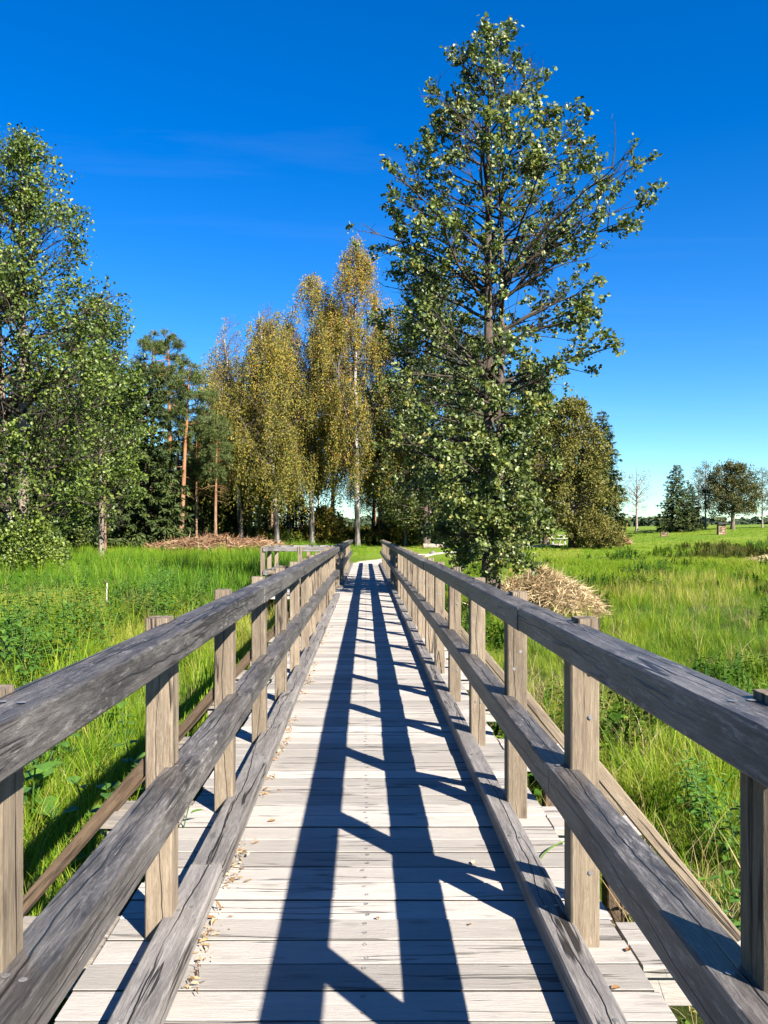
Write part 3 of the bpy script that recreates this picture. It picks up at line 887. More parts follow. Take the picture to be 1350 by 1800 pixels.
# --- the tall alder to the right of the bridge
d0 = 19.0
s0 = d0 / F
gz = G(858, d0)[2]
zpx = lambda y, d=d0, g0=gz: CH - (y - VY) * d / F - g0
prof = [(zpx(y), l * s0, r * s0) for y, l, r in [(985, 40, 40), (950, 85, 70), (900, 150, 95), (830, 160, 105), (760, 180, 120), (700, 190, 145), (640, 180, 180), (580, 170, 175), (520, 165, 155), (460, 160, 160), (400, 190, 230), (372, 225, 285), (320, 165, 200), (280, 155, 205), (220, 140, 160), (170, 115, 120), (130, 80, 100), (92, 42, 70), (68, 8, 20)]]
alder = crown_tree('alder_tree', zpx(62), prof, 3, M['alder_bark'], M['alder_leaf'], 0.155, ((0, 0, 1.0), (0.30, 0.1, 0.86)), 130, 11, 3, 17,
                   0.092, 0.076, 0.055, (-4, 42), (0.05, 0), 0.5, 0.24, leaf_prob=0.94, twig_len=0.27, up_bias=0.35, base_z=0.5, limb_bark=M['alder_limb'], gap=0.40, gap_top=0.06, gap_s=1.1, ragged=(0.62, 1.12),
                   extra=[(zpx(y + 18), az, (r - 38) * s0) for y, az, r in [(385, 0.05, 270), (300, 0.1, 232), (345, 0.45, 235), (240, -0.2, 175), (425, -0.3, 200), (385, 3.1, 205), (350, 3.5, 195), (300, 2.9, 165), (430, 2.7, 190), (250, 3.3, 150), (190, 2.9, 125), (540, 0.2, 180), (620, -0.1, 185), (650, 3.0, 180), (760, 3.3, 185), (830, 2.8, 165), (700, 0.3, 150)]]
                   + [(zpx(y), az, r * s0) for y, az, r in [(1000, -1.6, 48), (985, -2.4, 60), (990, -0.7, 60), (965, -1.2, 70), (955, -2.0, 75), (940, 3.0, 95), (935, -0.2, 80), (915, -1.5, 75), (900, -2.3, 110), (890, -0.8, 85), (870, -1.7, 80), (850, -1.1, 85), (840, -2.6, 120), (975, 0.6, 60), (960, 2.4, 70), (820, -1.5, 85), (790, -1.9, 90), (760, -1.2, 90), (925, -1.9, 65), (720, -1.6, 90)]])
place(alder, G(858, d0))
tag(alder, 'tall lone alder beside the right bridge rail with open branching crown', 'tree')

# --- the alder at the left edge
d1 = 32.0; s1 = d1 / F
gz = G(42, d1)[2]
prof = [(zpx(y, d1, gz), l * s1, r * s1) for y, l, r in [(975, 60, 40), (930, 90, 80), (880, 150, 145), (800, 190, 175), (720, 200, 195), (640, 190, 185), (560, 170, 165), (480, 150, 150), (420, 120, 125), (360, 100, 95), (300, 70, 70), (275, 38, 38), (255, 6, 6)]]
left_alder = crown_tree('alder_tree', zpx(242, d1, gz), prof, 11, M['pale_bark'], M['bright_leaf'], 0.24, ((0, 0, 1.0), (-0.9, 0.2, 0.8)), 190, 14, 3, 12,
                        0.125, 0.10, 0.14, (2, 45), (-0.1, 0), 0.48, 0.25, leaf_prob=0.96, twig_len=0.5, up_bias=0.45, base_z=0.6, limb_bark=M['alder_limb'], gap=0.42, gap_top=0.05, gap_s=0.8, ragged=(0.55, 1.06))
place(left_alder, G(42, d1))
tag(left_alder, 'large alder with pale trunks and leafy base at the left edge of the meadow', 'tree')

# --- second leafy tree behind it
gz = 0.1
d2 = 42.0; s2 = d2 / F
prof = [(zpx(y, d2, gz), l * s2, r * s2) for y, l, r in [(925, 40, 40), (880, 70, 60), (820, 80, 70), (740, 85, 70), (660, 75, 60), (600, 60, 55), (560, 35, 35), (530, 6, 6)]]
young = crown_tree('alder_tree', zpx(535, d2, gz), prof, 21, M['pale_bark'], M['bright_leaf'], 0.15, ((0, 0, 1.0),), 100, 12, 3, 12, 0.14, 0.11, 0.15, (5, 50), (0, 0), 0.42, 0.25, twig_len=0.5, base_z=0.8, limb_bark=M['alder_limb'], gap=0.42, gap_s=0.8, ragged=(0.55, 1.06))
place(young, G(178, d2))
tag(young, 'narrower leafy alder just right of the big left edge alder', 'tree')

# --- dark leafy trees behind the tall alder
d3 = 63.0; s3 = d3 / F; gz = 0.4
prof = [(zpx(y, d3, gz), l * s3, r * s3) for y, l, r in [(930, 50, 60), (880, 85, 90), (800, 95, 100), (720, 95, 100), (640, 90, 95), (570, 75, 80), (520, 50, 55), (478, 8, 8)]]
dark = crown_tree('alder_tree', zpx(485, d3, gz), prof, 31, M['alder_bark'], M['dark_leaf'], 0.2, ((0, 0, 1.0), (0.5, 0.2, 0.9)), 150, 12, 3, 12, 0.18, 0.145, 0.2, (5, 50), (0, 0), 0.45, 0.25, twig_len=0.6, base_z=1.6, limb_bark=M['alder_limb'], gap=0.38, gap_s=0.7, ragged=(0.55, 1.06))
place(dark, G(748, d3))
tag(dark, 'dark green alder standing close behind the tall lone alder', 'tree')
copy_thing(dark, G(842, 68), 2.1, 0.80, 'smaller dark alder hidden behind the trunk of the tall alder')
copy_thing(dark, G(925, 70), 4.0, 0.72, 'dark alder between the tall alder and the brown oak')

# --- birches behind the end of the bridge
def birch(seed, H, rad, lean, gaps=None, tone0=0.45, bare=None, n_pri=74, low=0.24):
    rg = np.random.default_rng(seed + 500)
    prof = [(H * low, rad * 0.85, rad * 0.85), (H * 0.35, rad * 1.15, rad * 1.15), (H * 0.55, rad * 1.15, rad * 1.15), (H * 0.72, rad * 0.9, rad * 0.9), (H * 0.86, rad * 0.55, rad * 0.55), (H * 0.95, rad * 0.28, rad * 0.28), (H, 0.1, 0.1)]
    prof = [(a, b * rg.uniform(0.75, 1.4), c_ * rg.uniform(0.75, 1.4)) for a, b, c_ in prof]
    return crown_tree('birch_tree', H * 0.985, prof, seed, M['birch_bark'], M['birch_leaf'], 0.22, ((0, 0, 1.0),), n_pri, 11, 3, 36, 0.125, 0.085, 0.13,
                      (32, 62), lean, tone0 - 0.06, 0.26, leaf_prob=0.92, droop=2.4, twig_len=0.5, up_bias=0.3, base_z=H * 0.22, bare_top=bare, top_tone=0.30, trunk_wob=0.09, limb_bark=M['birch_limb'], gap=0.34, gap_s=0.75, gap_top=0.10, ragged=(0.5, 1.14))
def htop(px, py, d):
    return CH - (py - VY) * d / F - G(px, d)[2]
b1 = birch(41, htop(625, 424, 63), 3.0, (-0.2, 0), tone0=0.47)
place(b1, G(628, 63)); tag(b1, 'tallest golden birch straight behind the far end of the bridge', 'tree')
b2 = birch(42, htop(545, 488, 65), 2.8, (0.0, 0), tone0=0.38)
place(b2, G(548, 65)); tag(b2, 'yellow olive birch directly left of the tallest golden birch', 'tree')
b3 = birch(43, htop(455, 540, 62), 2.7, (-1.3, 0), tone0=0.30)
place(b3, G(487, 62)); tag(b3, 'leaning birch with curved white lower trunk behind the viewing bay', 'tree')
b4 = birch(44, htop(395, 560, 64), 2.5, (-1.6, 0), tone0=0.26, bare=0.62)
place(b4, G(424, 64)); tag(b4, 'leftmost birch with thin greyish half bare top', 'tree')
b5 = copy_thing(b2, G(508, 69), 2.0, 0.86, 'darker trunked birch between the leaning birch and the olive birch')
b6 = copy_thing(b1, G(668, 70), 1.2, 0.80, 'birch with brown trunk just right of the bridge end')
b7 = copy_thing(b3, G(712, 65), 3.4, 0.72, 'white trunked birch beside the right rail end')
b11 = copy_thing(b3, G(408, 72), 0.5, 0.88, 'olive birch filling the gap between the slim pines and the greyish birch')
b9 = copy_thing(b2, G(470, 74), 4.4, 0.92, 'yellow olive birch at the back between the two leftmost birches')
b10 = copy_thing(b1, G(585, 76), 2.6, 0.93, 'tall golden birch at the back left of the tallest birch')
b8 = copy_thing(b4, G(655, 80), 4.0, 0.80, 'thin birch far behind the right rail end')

# --- pines
pA = pine_tree('pine_tree', htop(298, 588, 62), 51, 0.60, 2.0, (-0.3, 0))
place(pA, G(303, 62)); tag(pA, 'tallest pine with bare orange trunk and pointed crown', 'tree')
pB = pine_tree('pine_tree', htop(332, 645, 58), 52, 0.62, 2.0, (0.62, 0), 30, stubs=10)
place(pB, G(317, 58)); tag(pB, 'orange trunked pine leaning right in front of the tallest pine', 'tree')
pC = copy_thing(pA, G(266, 66), 2.0, 1.04, 'pine with open crown above the big dark spruce')
pD = copy_thing(pB, G(308, 69), 1.0, 0.92, 'thin pine half hidden behind the tallest pine')
pE = pine_tree('pine_tree', htop(379, 735, 57), 53, 0.5, 1.1, (0, 0), 30, tr_r=0.11)
place(pE, G(379, 57)); tag(pE, 'slim young pine with straight pale trunk left of the birches', 'tree')
pF = copy_thing(pE, G(345, 60), 1.4, 1.0, 'slim young pine under the leaning pine crown')
pG = copy_thing(pE, G(183, 50), 2.4, 1.25, 'slim pine with orange trunk behind the narrow left alder')

# --- spruces
sA = spruce_tree('spruce_tree', htop(258, 632, 55), 3.0, 61, 1.0, 0.03, 0.46, 0.55)
place(sA, G(258, 55)); tag(sA, 'big dark spruce at the forest edge reaching down to the grass', 'tree')
sB = spruce_tree('spruce_tree', 10.0, 2.1, 62, 1.0, 0.04, 0.42, 0.7)
place(sB, G(356, 66)); tag(sB, 'small spruce between the leaning pine and the slim pines', 'tree')
sC = copy_thing(sA, G(214, 68), 1.7, 1.05, 'spruce standing behind the left side of the big dark spruce')
sD = copy_thing(sB, G(398, 68), 0.6, 1.05, 'spruce at the back left of the greyish birch')
sE = copy_thing(sA, G(165, 58), 2.9, 1.02, 'dark spruce rising behind the narrow left alder')
sF = copy_thing(sA, G(110, 66), 4.2, 1.1, 'dark spruce behind the left edge alder')
sH = copy_thing(sA, G(45, 62), 0.4, 1.1, 'dark spruce hidden behind the left edge alder crown')
# forest interior
g = np.random.default_rng(5)
n_back = 0
for (px, d, kind, sc) in [(-60, 70, 'p', 0.9), (10, 74, 'p', 0.95), (72, 72, 'p', 0.95), (90, 80, 's', 1.1), (118, 76, 'p', 0.9), (140, 84, 's', 1.2), (160, 92, 's', 1.2), (196, 88, 'p', 1.0), (235, 92, 's', 1.2),
                          (282, 98, 's', 0.9), (322, 100, 's', 0.8), (340, 96, 'e', 1.0), (362, 92, 'e', 1.1), (408, 90, 'e', 1.15), (440, 88, 'e', 1.3), (330, 74, 's', 0.78), (372, 76, 's', 0.70), (352, 84, 's', 0.85), (388, 90, 's', 0.8), (418, 94, 's', 0.72), (412, 74, 'e', 1.15), (425, 84, 'e', 1.3), (455, 82, 'e', 1.25), (478, 94, 'e', 1.4), (530, 92, 'e', 1.4), (515, 84, 'e', 1.2), (465, 100, 's', 0.8), 
                          (560, 96, 'e', 1.0), (660, 90, 'e', 0.95), (690, 96, 'b', 1.1), (735, 92, 'b', 1.2), (770, 88, 'b', 1.2), (800, 96, 'e', 1.0), (860, 92, 'b', 1.2), (895, 98, 's', 0.75), (-120, 66, 's', 1.1), (-30, 60, 's', 1.0), (-90, 90, 's', 1.2), (300, 112, 's', 0.95), (50, 96, 's', 1.2)]:
    src = {'p': pA, 's': sA, 'e': pE, 'b': sB}[kind]
    lab = {'p': 'tall straight trunked pine deep in the dark left forest', 's': 'dark spruce in the forest interior behind the front trees',
           'e': 'slim pale trunked pine in the sunlit forest behind the birches', 'b': 'small dark spruce in the back row beyond the bridge'}[kind]
    copy_thing(src, G(px, d), g.uniform(0, 6.28), sc * g.uniform(0.94, 1.06), lab, {'p': 'pines deep in the left forest', 's': 'spruces in the forest interior', 'e': 'slim pines behind the birches', 'b': 'small spruces in the back row'}[kind])

# --- right-hand trees
d4 = 62.0; s4 = d4 / F; gz = G(1022, d4)[2]
prof = [(zpx(y, d4, gz), l * s4, r * s4) for y, l, r in [(935, 60, 50), (900, 75, 62), (850, 75, 64), (800, 72, 52), (765, 60, 34), (735, 42, 22), (712, 10, 8)]]
oak = crown_tree('oak_tree', zpx(716, d4, gz), prof, 71, M['oak_bark'], M['oak_leaf'], 0.28, ((0, 0, 1.0),), 110, 11, 3, 13, 0.17, 0.13, 0.2, (0, 50), (0, 0), 0.45, 0.25, twig_len=0.5, base_z=1.0, gap=0.33, gap_s=0.7, ragged=(0.6, 1.08))
place(oak, G(1006, d4)); tag(oak, 'broad olive brown oak at the right end of the tree line', 'tree')
copy_thing(oak, G(960, 70), 2.5, 0.95, 'olive brown oak partly hidden by the tall alder')
sK = copy_thing(sB, G(1058, 80), 1.0, htop(1054, 718, 80) / 10.0, 'pointed spruce rising behind the broad brown oak')
gz = G(1120, 92)[2]
bare = crown_tree('bare_tree', htop(1118, 826, 92), [(2.2, 0.6, 0.6), (3.5, 1.5, 1.5), (5.5, 1.9, 1.9), (7.0, 1.2, 1.2), (htop(1118, 826, 92), 0.1, 0.1)], 81, M['grey_bark'], M['oak_leaf'], 0.14, ((0, 0, 1.0),), 34, 6, 3, 3, 0.11, 0.08, 0.14, (15, 55), (0, 0), 0.7, 0.2, leaf_prob=0.35, twig_len=0.5, base_z=1.8)
place(bare, G(1119, 92)); tag(bare, 'nearly bare young tree standing alone against the sky', 'tree')
copy_thing(bare, G(1084, 94), 2.0, 1.0, 'nearly bare thin tree beside the edge of the brown oak')
sR = spruce_tree('spruce_tree', htop(1190, 814, 85), 2.1, 91, 1.0, 0.06, 0.36, 0.7, 0.28)
place(sR, G(1189, 85)); tag(sR, 'dark ragged spruce on the right meadow skyline', 'tree')
copy_thing(sR, G(1213, 87), 2.2, 0.72, 'shorter spruce touching the right side of the ragged skyline spruce')
thin = crown_tree('birch_tree', 7.4, [(1.8, 0.7, 0.7), (3.5, 1.1, 1.1), (5.5, 0.9, 0.9), (7.0, 0.4, 0.4), (7.4, 0.1, 0.1)], 95, M['grey_bark'], M['olive_leaf'], 0.1, ((0, 0, 1.0),), 36, 6, 3, 5, 0.12, 0.08, 0.14, (15, 55), (0, 0), 0.4, 0.2, leaf_prob=0.7, twig_len=0.4, base_z=1.4)
place(thin, G(1240, 90)); tag(thin, 'thin open birch between the skyline spruces and the round oak', 'tree')
copy_thing(thin, G(1228, 94), 1.0, 0.95, 'second thin birch right beside the skyline spruces')
ro = crown_tree('oak_tree', htop(1288, 817, 85), [(1.5, 1.6, 1.6), (2.5, 2.6, 2.6), (4.0, 2.9, 2.9), (5.3, 2.4, 2.4), (6.3, 1.5, 1.5), (htop(1288, 817, 85), 0.3, 0.3)], 97, M['oak_bark'], M['olive_leaf'], 0.2, ((0, 0, 1.0),), 70, 9, 3, 11, 0.15, 0.11, 0.16, (0, 55), (0, 0), 0.42, 0.25, twig_len=0.4, base_z=1.2)
place(ro, G(1288, 86)); tag(ro, 'round crowned dark oak on the right skyline behind the insect hotel', 'tree')
copy_thing(thin, G(1340, 92), 2.0, 0.9, 'light open birch at the right edge of the skyline')
copy_thing(thin, G(1362, 96), 3.0, 1.0, 'open birch just beyond the right edge of the skyline')
copy_thing(ro, G(1395, 92), 3.0, 0.85, 'rounded oak beyond the right edge of the meadow')

# distant wood beyond the meadow, reads as one mass
g = np.random.default_rng(77)
Bp, Dp, Np, Lp, Tp = [], [], [], [], []
for k in range(420):
    d = g.uniform(230, 380)
    px = g.uniform(560, 1500)
    x = (px - VX) * d / F
    z0 = 1.0
    h = (CH + (937 - g.uniform(908, 920)) * d / F - z0)
    m = 46
    zz = g.uniform(0.05, 1, m)
    rr = (1 - zz) ** 0.7 * h * 0.33 + 0.3
    az = g.uniform(0, 6.28, m)
    b = np.stack([x + rr * np.cos(az), d + rr * np.sin(az), z0 + zz * h], 1)
    Bp.append(b); Dp.append(np.stack([np.cos(az), np.sin(az), -0.5 + 0 * az], 1) + g.normal(0, 0.4, (m, 3)))
    Np.append(g.normal(0, 0.4, (m, 3)) + np.array([0, -0.3, 0.8])); Lp.append(np.full(m, 2.2)); Tp.append(np.full(m, g.uniform(0.2, 1.0)) + g.normal(0, 0.12, m))
fm = leaf_mesh('far_wood', np.concatenate(Bp), np.concatenate(Dp), np.concatenate(Np), np.concatenate(Lp), 1.5, np.concatenate(Tp), 0.1)
M['far_leaf'] = leaf_mat('far_wood_foliage', [(0.0, (0.035, 0.06, 0.035)), (0.6, (0.06, 0.09, 0.045)), (1.0, (0.10, 0.12, 0.05))], (1, 1, 0.6), 0.1, 0.8, 0.1)
tag(link_mesh('far_wood', fm, M['far_leaf']), 'distant bluish green wood on the horizon beyond the meadow', 'wood', kind='stuff')

#@@PART2@@
# ------------------------------------------------------------------ grass, reeds and weeds
def grass_mat(name, c_lo, c_mid, c_hi, dry, trans=0.35):
    """hue per clump (0 bluish, 0.5 green, 1 yellow) comes with each instance; 'tip' runs up the blade, 'tone' per blade"""
    t = NT(name)
    hue = t.attr('hue', 'Fac', 'INSTANCER')
    tone = t.attr('tone')
    h = t.math('ADD', hue, t.math('MULTIPLY', t.math('SUBTRACT', tone, 0.5), 0.45))
    tip = t.attr('tip')
    h = t.math('ADD', h, t.math('MULTIPLY', t.math('SUBTRACT', tip, 0.5), 0.40))
    c = t.ramp(h, [(0.0, c_lo), (0.45, c_mid), (0.85, c_hi), (1.0, dry)])
    dm = t.ramp(tone, [(0.90, 0.0), (0.96, 0.8)])
    c = t.mix(dm, c, dry)
    t.base(c, 0.6, 0.12)
    t.translucent(t.mix(1.0, c, (1.1, 1.25, 0.45), 'MULTIPLY'), trans)
    return t.m
M['grass'] = grass_mat('grass_blades', (0.034, 0.125, 0.020), (0.118, 0.235, 0.010), (0.26, 0.32, 0.018), (0.40, 0.33, 0.11))
M['weeds'] = grass_mat('weed_leaves', (0.018, 0.060, 0.010), (0.055, 0.125, 0.012), (0.15, 0.22, 0.020), (0.25, 0.20, 0.05))

def tuft_mesh(name, seed, nb, h, spread, width, bend, segs=3, hvar=0.35, upright=0.3):
    g = np.random.default_rng(seed)
    V_, F4, F3, T_, U_ = [], [], [], [], []
    n = 0
    for b in range(nb):
        az = g.uniform(0, 6.28); r = spread * math.sqrt(g.random())
        base = np.array([r * math.cos(g.uniform(0, 6.28)), r * math.sin(az), -0.03])
        hh = h * (1 + g.uniform(-1, 1) * hvar)
        out = np.array([math.cos(az), math.sin(az), 0])
        sd = np.array([-out[1], out[0], 0])
        tw = g.uniform(-0.8, 0.8)
        sd = sd * math.cos(tw) + out * math.sin(tw)
        bd = bend * g.uniform(0.3, 1.4)
        tl = upright * g.uniform(0, 1)
        tone = g.random()
        w = width * g.uniform(0.6, 1.3)
        for s in range(segs):
            u = s / segs
            p = base + np.array([0, 0, hh * (u - 0.28 * bd * u ** 3)]) + out * hh * (tl * u + bd * 0.75 * u ** 2.2)
            ww = w * (1 - 0.55 * u) * 0.5
            V_ += [p - sd * ww, p + sd * ww]
            T_ += [tone] * 2; U_ += [u] * 2
        u = 1.0
        V_.append(base + np.array([0, 0, hh * (1 - 0.28 * bd)]) + out * hh * (tl + bd * 0.75)); T_.append(tone); U_.append(1.0)
        for s in range(segs - 1):
            F4.append((n + 2 * s, n + 2 * s + 1, n + 2 * s + 3, n + 2 * s + 2))
        F3.append((n + 2 * segs - 2, n + 2 * segs - 1, n + 2 * segs))
        n += 2 * segs + 1
    me = mesh_np(name, V_, [np.array(F4), np.array(F3)])
    attr_f(me, 'tone', T_)
    attr_f(me, 'tip', U_)
    return me

def me_heights(me):
    co = np.empty(len(me.vertices) * 3, np.float32)
    me.vertices.foreach_get('co', co)
    return co.reshape(-1, 3)[:, 2]

def weed_mesh(name, seed, stems, h, leafL, leafW, per=14, spread=0.12, lean=0.2, fold=0.1):
    g = np.random.default_rng(seed)
    B, D, N_, L, T_ = [], [], [], [], []
    for s in range(stems):
        o = g.normal(0, spread, 2); ln = g.normal(0, lean, 2); hh = h * g.uniform(0.6, 1.1)
        for k in range(per):
            f = (k + 1) / per
            az = k * 1.7 + g.uniform(-0.4, 0.4)
            B.append((o[0] + ln[0] * f * hh, o[1] + ln[1] * f * hh, f * hh))
            D.append((math.cos(az), math.sin(az), g.uniform(-0.5, 0.35)))
            N_.append((g.normal(0, 0.3), g.normal(0, 0.3), 1.0))
            L.append(leafL * (1.1 - 0.55 * f) * g.uniform(0.75, 1.2))
            T_.append(0.45 + 0.3 * (f - 0.5) + g.normal(0, 0.15))
        # the stem as one narrow blade
        B.append((o[0], o[1], 0)); D.append((ln[0] * hh, ln[1] * hh, hh)); N_.append((0.2, -1, 0)); L.append(hh * 1.02); T_.append(0.3)
    L = np.array(L)
    W = L * (leafW / leafL)
    W[per::per + 1] = 0.012
    me = leaf_mesh(name, np.array(B), np.array(D), np.array(N_), L, W, np.array(T_), fold)
    attr_f(me, 'tip', np.clip(me_heights(me) / h, 0, 1))
    return me

def scatter(name, label, protos, mat, pts, idx, rz, scl, hue, tilt=0.12):
    """one 'stuff' object: instances of the prototype clumps on scattered points"""
    col = bpy.data.collections.new(name + '_clumps')
    for k, me in enumerate(protos):
        o = bpy.data.objects.new('%s_clump_%02d' % (name, k), me)
        me.materials.append(mat)
        col.objects.link(o)
    me = bpy.data.meshes.new(name)
    n = len(pts)
    me.vertices.add(n)
    me.vertices.foreach_set('co', np.asarray(pts, np.float32).ravel())
    a = me.attributes.new('idx', 'INT', 'POINT'); a.data.foreach_set('value', np.asarray(idx, np.int32))
    g = np.random.default_rng(n)
    attr_v(me, 'rot', np.stack([g.normal(0, tilt, n), g.normal(0, tilt, n), rz], 1))
    attr_f(me, 'scl', scl)
    attr_f(me, 'hue', hue)
    o = link_mesh(name, me, mat)
    ng = bpy.data.node_groups.new(name + '_scatter', 'GeometryNodeTree')
    ng.interface.new_socket('Geometry', in_out='INPUT', socket_type='NodeSocketGeometry')
    ng.interface.new_socket('Geometry', in_out='OUTPUT', socket_type='NodeSocketGeometry')
    N = ng.nodes; L = ng.links
    gi = N.new('NodeGroupInput'); go = N.new('NodeGroupOutput')
    ip = N.new('GeometryNodeInstanceOnPoints')
    ci = N.new('GeometryNodeCollectionInfo')
    ci.inputs['Collection'].default_value = col
    ci.inputs['Separate Children'].default_value = True
    ci.inputs['Reset Children'].default_value = True
    def na(nm, ty):
        q = N.new('GeometryNodeInputNamedAttribute'); q.data_type = ty; q.inputs['Name'].default_value = nm
        return next(s for s in q.outputs if s.enabled and s.name == 'Attribute')
    L.new(gi.outputs[0], ip.inputs['Points'])
    L.new(ci.outputs[0], ip.inputs['Instance'])
    ip.inputs['Pick Instance'].default_value = True
    L.new(na('idx', 'INT'), ip.inputs['Instance Index'])
    L.new(na('rot', 'FLOAT_VECTOR'), ip.inputs['Rotation'])
    L.new(na('scl', 'FLOAT'), ip.inputs['Scale'])
    L.new(ip.outputs[0], go.inputs[0])
    md = o.modifiers.new('scatter', 'NODES')
    md.node_group = ng
    tag(o, label, name.replace('_', ' '), kind='stuff')
    return o

GR = np.random.default_rng(101)
HAY = (4.40, 20.2, 1.45)
def path_dist(x, y):
    best = np.full(len(x), 1e9)
    for a, b in zip(PATH[:-1], PATH[1:]):
        ab = b - a
        t_ = np.clip(((x - a[0]) * ab[0] + (y - a[1]) * ab[1]) / (ab @ ab), 0, 1)
        best = np.minimum(best, np.hypot(x - a[0] - t_ * ab[0], y - a[1] - t_ * ab[1]))
    return best
def region(y0, y1, dens, wedge=0.62, margin=5.0):
    """random points in the strip y0..y1 inside a wedge wider than the view"""
    hw = wedge * y1 + margin
    n = int((y1 - y0) * 2 * hw * dens)
    x = GR.uniform(-hw, hw, n); y = GR.uniform(y0, y1, n)
    ok = np.abs(x) < wedge * np.maximum(y, 0) + margin
    on_br = (np.abs(x) < 0.93) & (y < Y1 + 0.3)
    bay = (x > BXL - 0.1) & (x < 0) & (y > BAY0 - 0.2) & (y < BAY1 + 0.2)
    ok &= ~(on_br | bay)
    ok &= path_dist(x, y) > 1.15
    ok &= np.hypot((x - HAY[0]) / HAY[2], (y - HAY[1]) / 1.1) > 0.8
    return x[ok], y[ok]
def vnoise(x, y, s, seed):
    g = np.random.default_rng(seed)
    out = 0
    for k in range(5):
        a = g.uniform(0, 6.28); f = s * g.uniform(0.6, 1.6); p = g.uniform(0, 6.28); p2 = g.uniform(0, 6.28)
        out = out + np.sin((x * math.cos(a) + y * math.sin(a)) * f + p + 1.2 * np.sin((y * math.cos(a) - x * math.sin(a)) * f * 0.7 + p2))
    return 0.5 + out / 8.0

grass_protos = [tuft_mesh('g0', 1, 34, 0.42, 0.10, 0.0062, 0.55, 4), tuft_mesh('g1', 2, 30, 0.50, 0.12, 0.0068, 0.40, 4), tuft_mesh('g2', 3, 40, 0.36, 0.14, 0.0058, 0.75, 4),
                tuft_mesh('g3', 4, 46, 0.44, 0.07, 0.0055, 0.95, 5), tuft_mesh('g4', 5, 22, 0.62, 0.10, 0.0085, 0.35, 4), tuft_mesh('g5', 6, 26, 0.30, 0.16, 0.0075, 0.6, 4)]
far_protos = [tuft_mesh('h0', 11, 22, 0.40, 0.22, 0.016, 0.5, 2), tuft_mesh('h1', 12, 24, 0.34, 0.26, 0.018, 0.7, 2), tuft_mesh('h2', 13, 18, 0.52, 0.18, 0.018, 0.4, 2), tuft_mesh('h3', 14, 22, 0.28, 0.30, 0.022, 0.8, 2)]

xs, ys, hs, ss, ii = [], [], [], [], []
for (ya, yb, dens) in [(-2, 9, 66), (9, 16, 46), (16, 28, 28)]:
    x, y = region(ya, yb, dens)
    xs.append(x); ys.append(y)
x = np.concatenate(xs); y = np.concatenate(ys)
n = len(x)
left = x < 0
nz = vnoise(x, y, 0.8, 3); nz2 = vnoise(x, y, 0.25, 4)
hue = np.where(left, 0.60 + 0.5 * (nz - 0.5), 0.52 + 0.45 * (nz - 0.5)) + 0.35 * (nz2 - 0.5) + GR.normal(0, 0.14, n)
hue = np.where(left & (y > 24), 0.33 + 0.2 * (nz - 0.5), hue)
scl = 0.86 * GR.uniform(0.5, 1.25, n) * (0.45 + 0.95 * vnoise(x, y, 1.3, 5))
scl *= np.where(left, 0.95, 0.66)
scl *= np.clip(0.45 + (np.abs(x) - 0.9) * 0.45, 0.45, 1.0)
idx = GR.integers(0, len(grass_protos), n)
near_g = scatter('meadow_grass', 'long green and yellowish marsh grass around the bridge', grass_protos, M['grass'],
                 np.stack([x, y, ground_z(x, y)], 1), idx, GR.uniform(0, 6.28, n), scl, np.clip(hue, 0.02, 0.98))
xs, ys = [], []
for (ya, yb, dens) in [(27, 42, 16), (42, 62, 8), (62, 95, 3.6)]:
    x, y = region(ya, yb, dens, 0.58, 4)
    xs.append(x); ys.append(y)
x = np.concatenate(xs); y = np.concatenate(ys)
wood = (y > 66) & (x < -4)
x, y = x[~wood], y[~wood]
n = len(x)
left = x < 0
nz = vnoise(x, y, 0.5, 6); nz2 = vnoise(x, y, 0.13, 7)
hue = np.where(left, np.where(y < 46, 0.32 + 0.25 * (nz - 0.5), 0.55 + 0.3 * (nz - 0.5)), 0.60 + 0.35 * (nz - 0.5)) + 0.2 * (nz2 - 0.5) + GR.normal(0, 0.07, n)
strip = (x / y > 0.03) & (x / y < 0.27) & (y > 45) & (y < 66)
hue = np.where(strip, 0.86 + GR.normal(0, 0.06, n), hue)
scl = GR.uniform(0.7, 1.3, n) * np.where(left, 1.0, np.where(y > 40, 0.40, 0.66)) * np.where((np.abs(x) < 4) & (y > 36), 0.6, 1.0) * np.clip(0.3 + (path_dist(x, y) - 1.2) * 0.16, 0.3, 1.0)
scatter('far_grass', 'bright green grass of the farther meadow', far_protos, M['grass'], np.stack([x, y, ground_z(x, y)], 1),
        GR.integers(0, len(far_protos), n), GR.uniform(0, 6.28, n), scl, np.clip(hue, 0.02, 0.98))

# low leafy weeds mixed into the grass
weed_protos = [weed_mesh('w0', 21, 5, 0.40, 0.11, 0.05, 12), weed_mesh('w1', 22, 4, 0.50, 0.13, 0.055, 14), weed_mesh('w2', 23, 7, 0.26, 0.09, 0.06, 9, 0.16), weed_mesh('w3', 24, 3, 0.62, 0.12, 0.045, 18, 0.09)]
xs, ys = [], []
for (ya, yb, dens) in [(-2, 16, 8.5), (16, 34, 3.6), (34, 62, 1.1)]:
    x, y = region(ya, yb, dens)
    xs.append(x); ys.append(y)
x = np.concatenate(xs); y = np.concatenate(ys)
kn = vnoise(x, y, 0.7, 9)
band = (x > 17) & (y > 44) & (y < 62)
keep = (kn > np.where(x < 0, 0.66, 0.60)) & ~((np.abs(x) < 4) & (y > 34)) & ~((x > 0) & (y > 30) & (kn < 0.66) & ~band)
x, y, kn = x[keep], y[keep], kn[keep]
n = len(x)
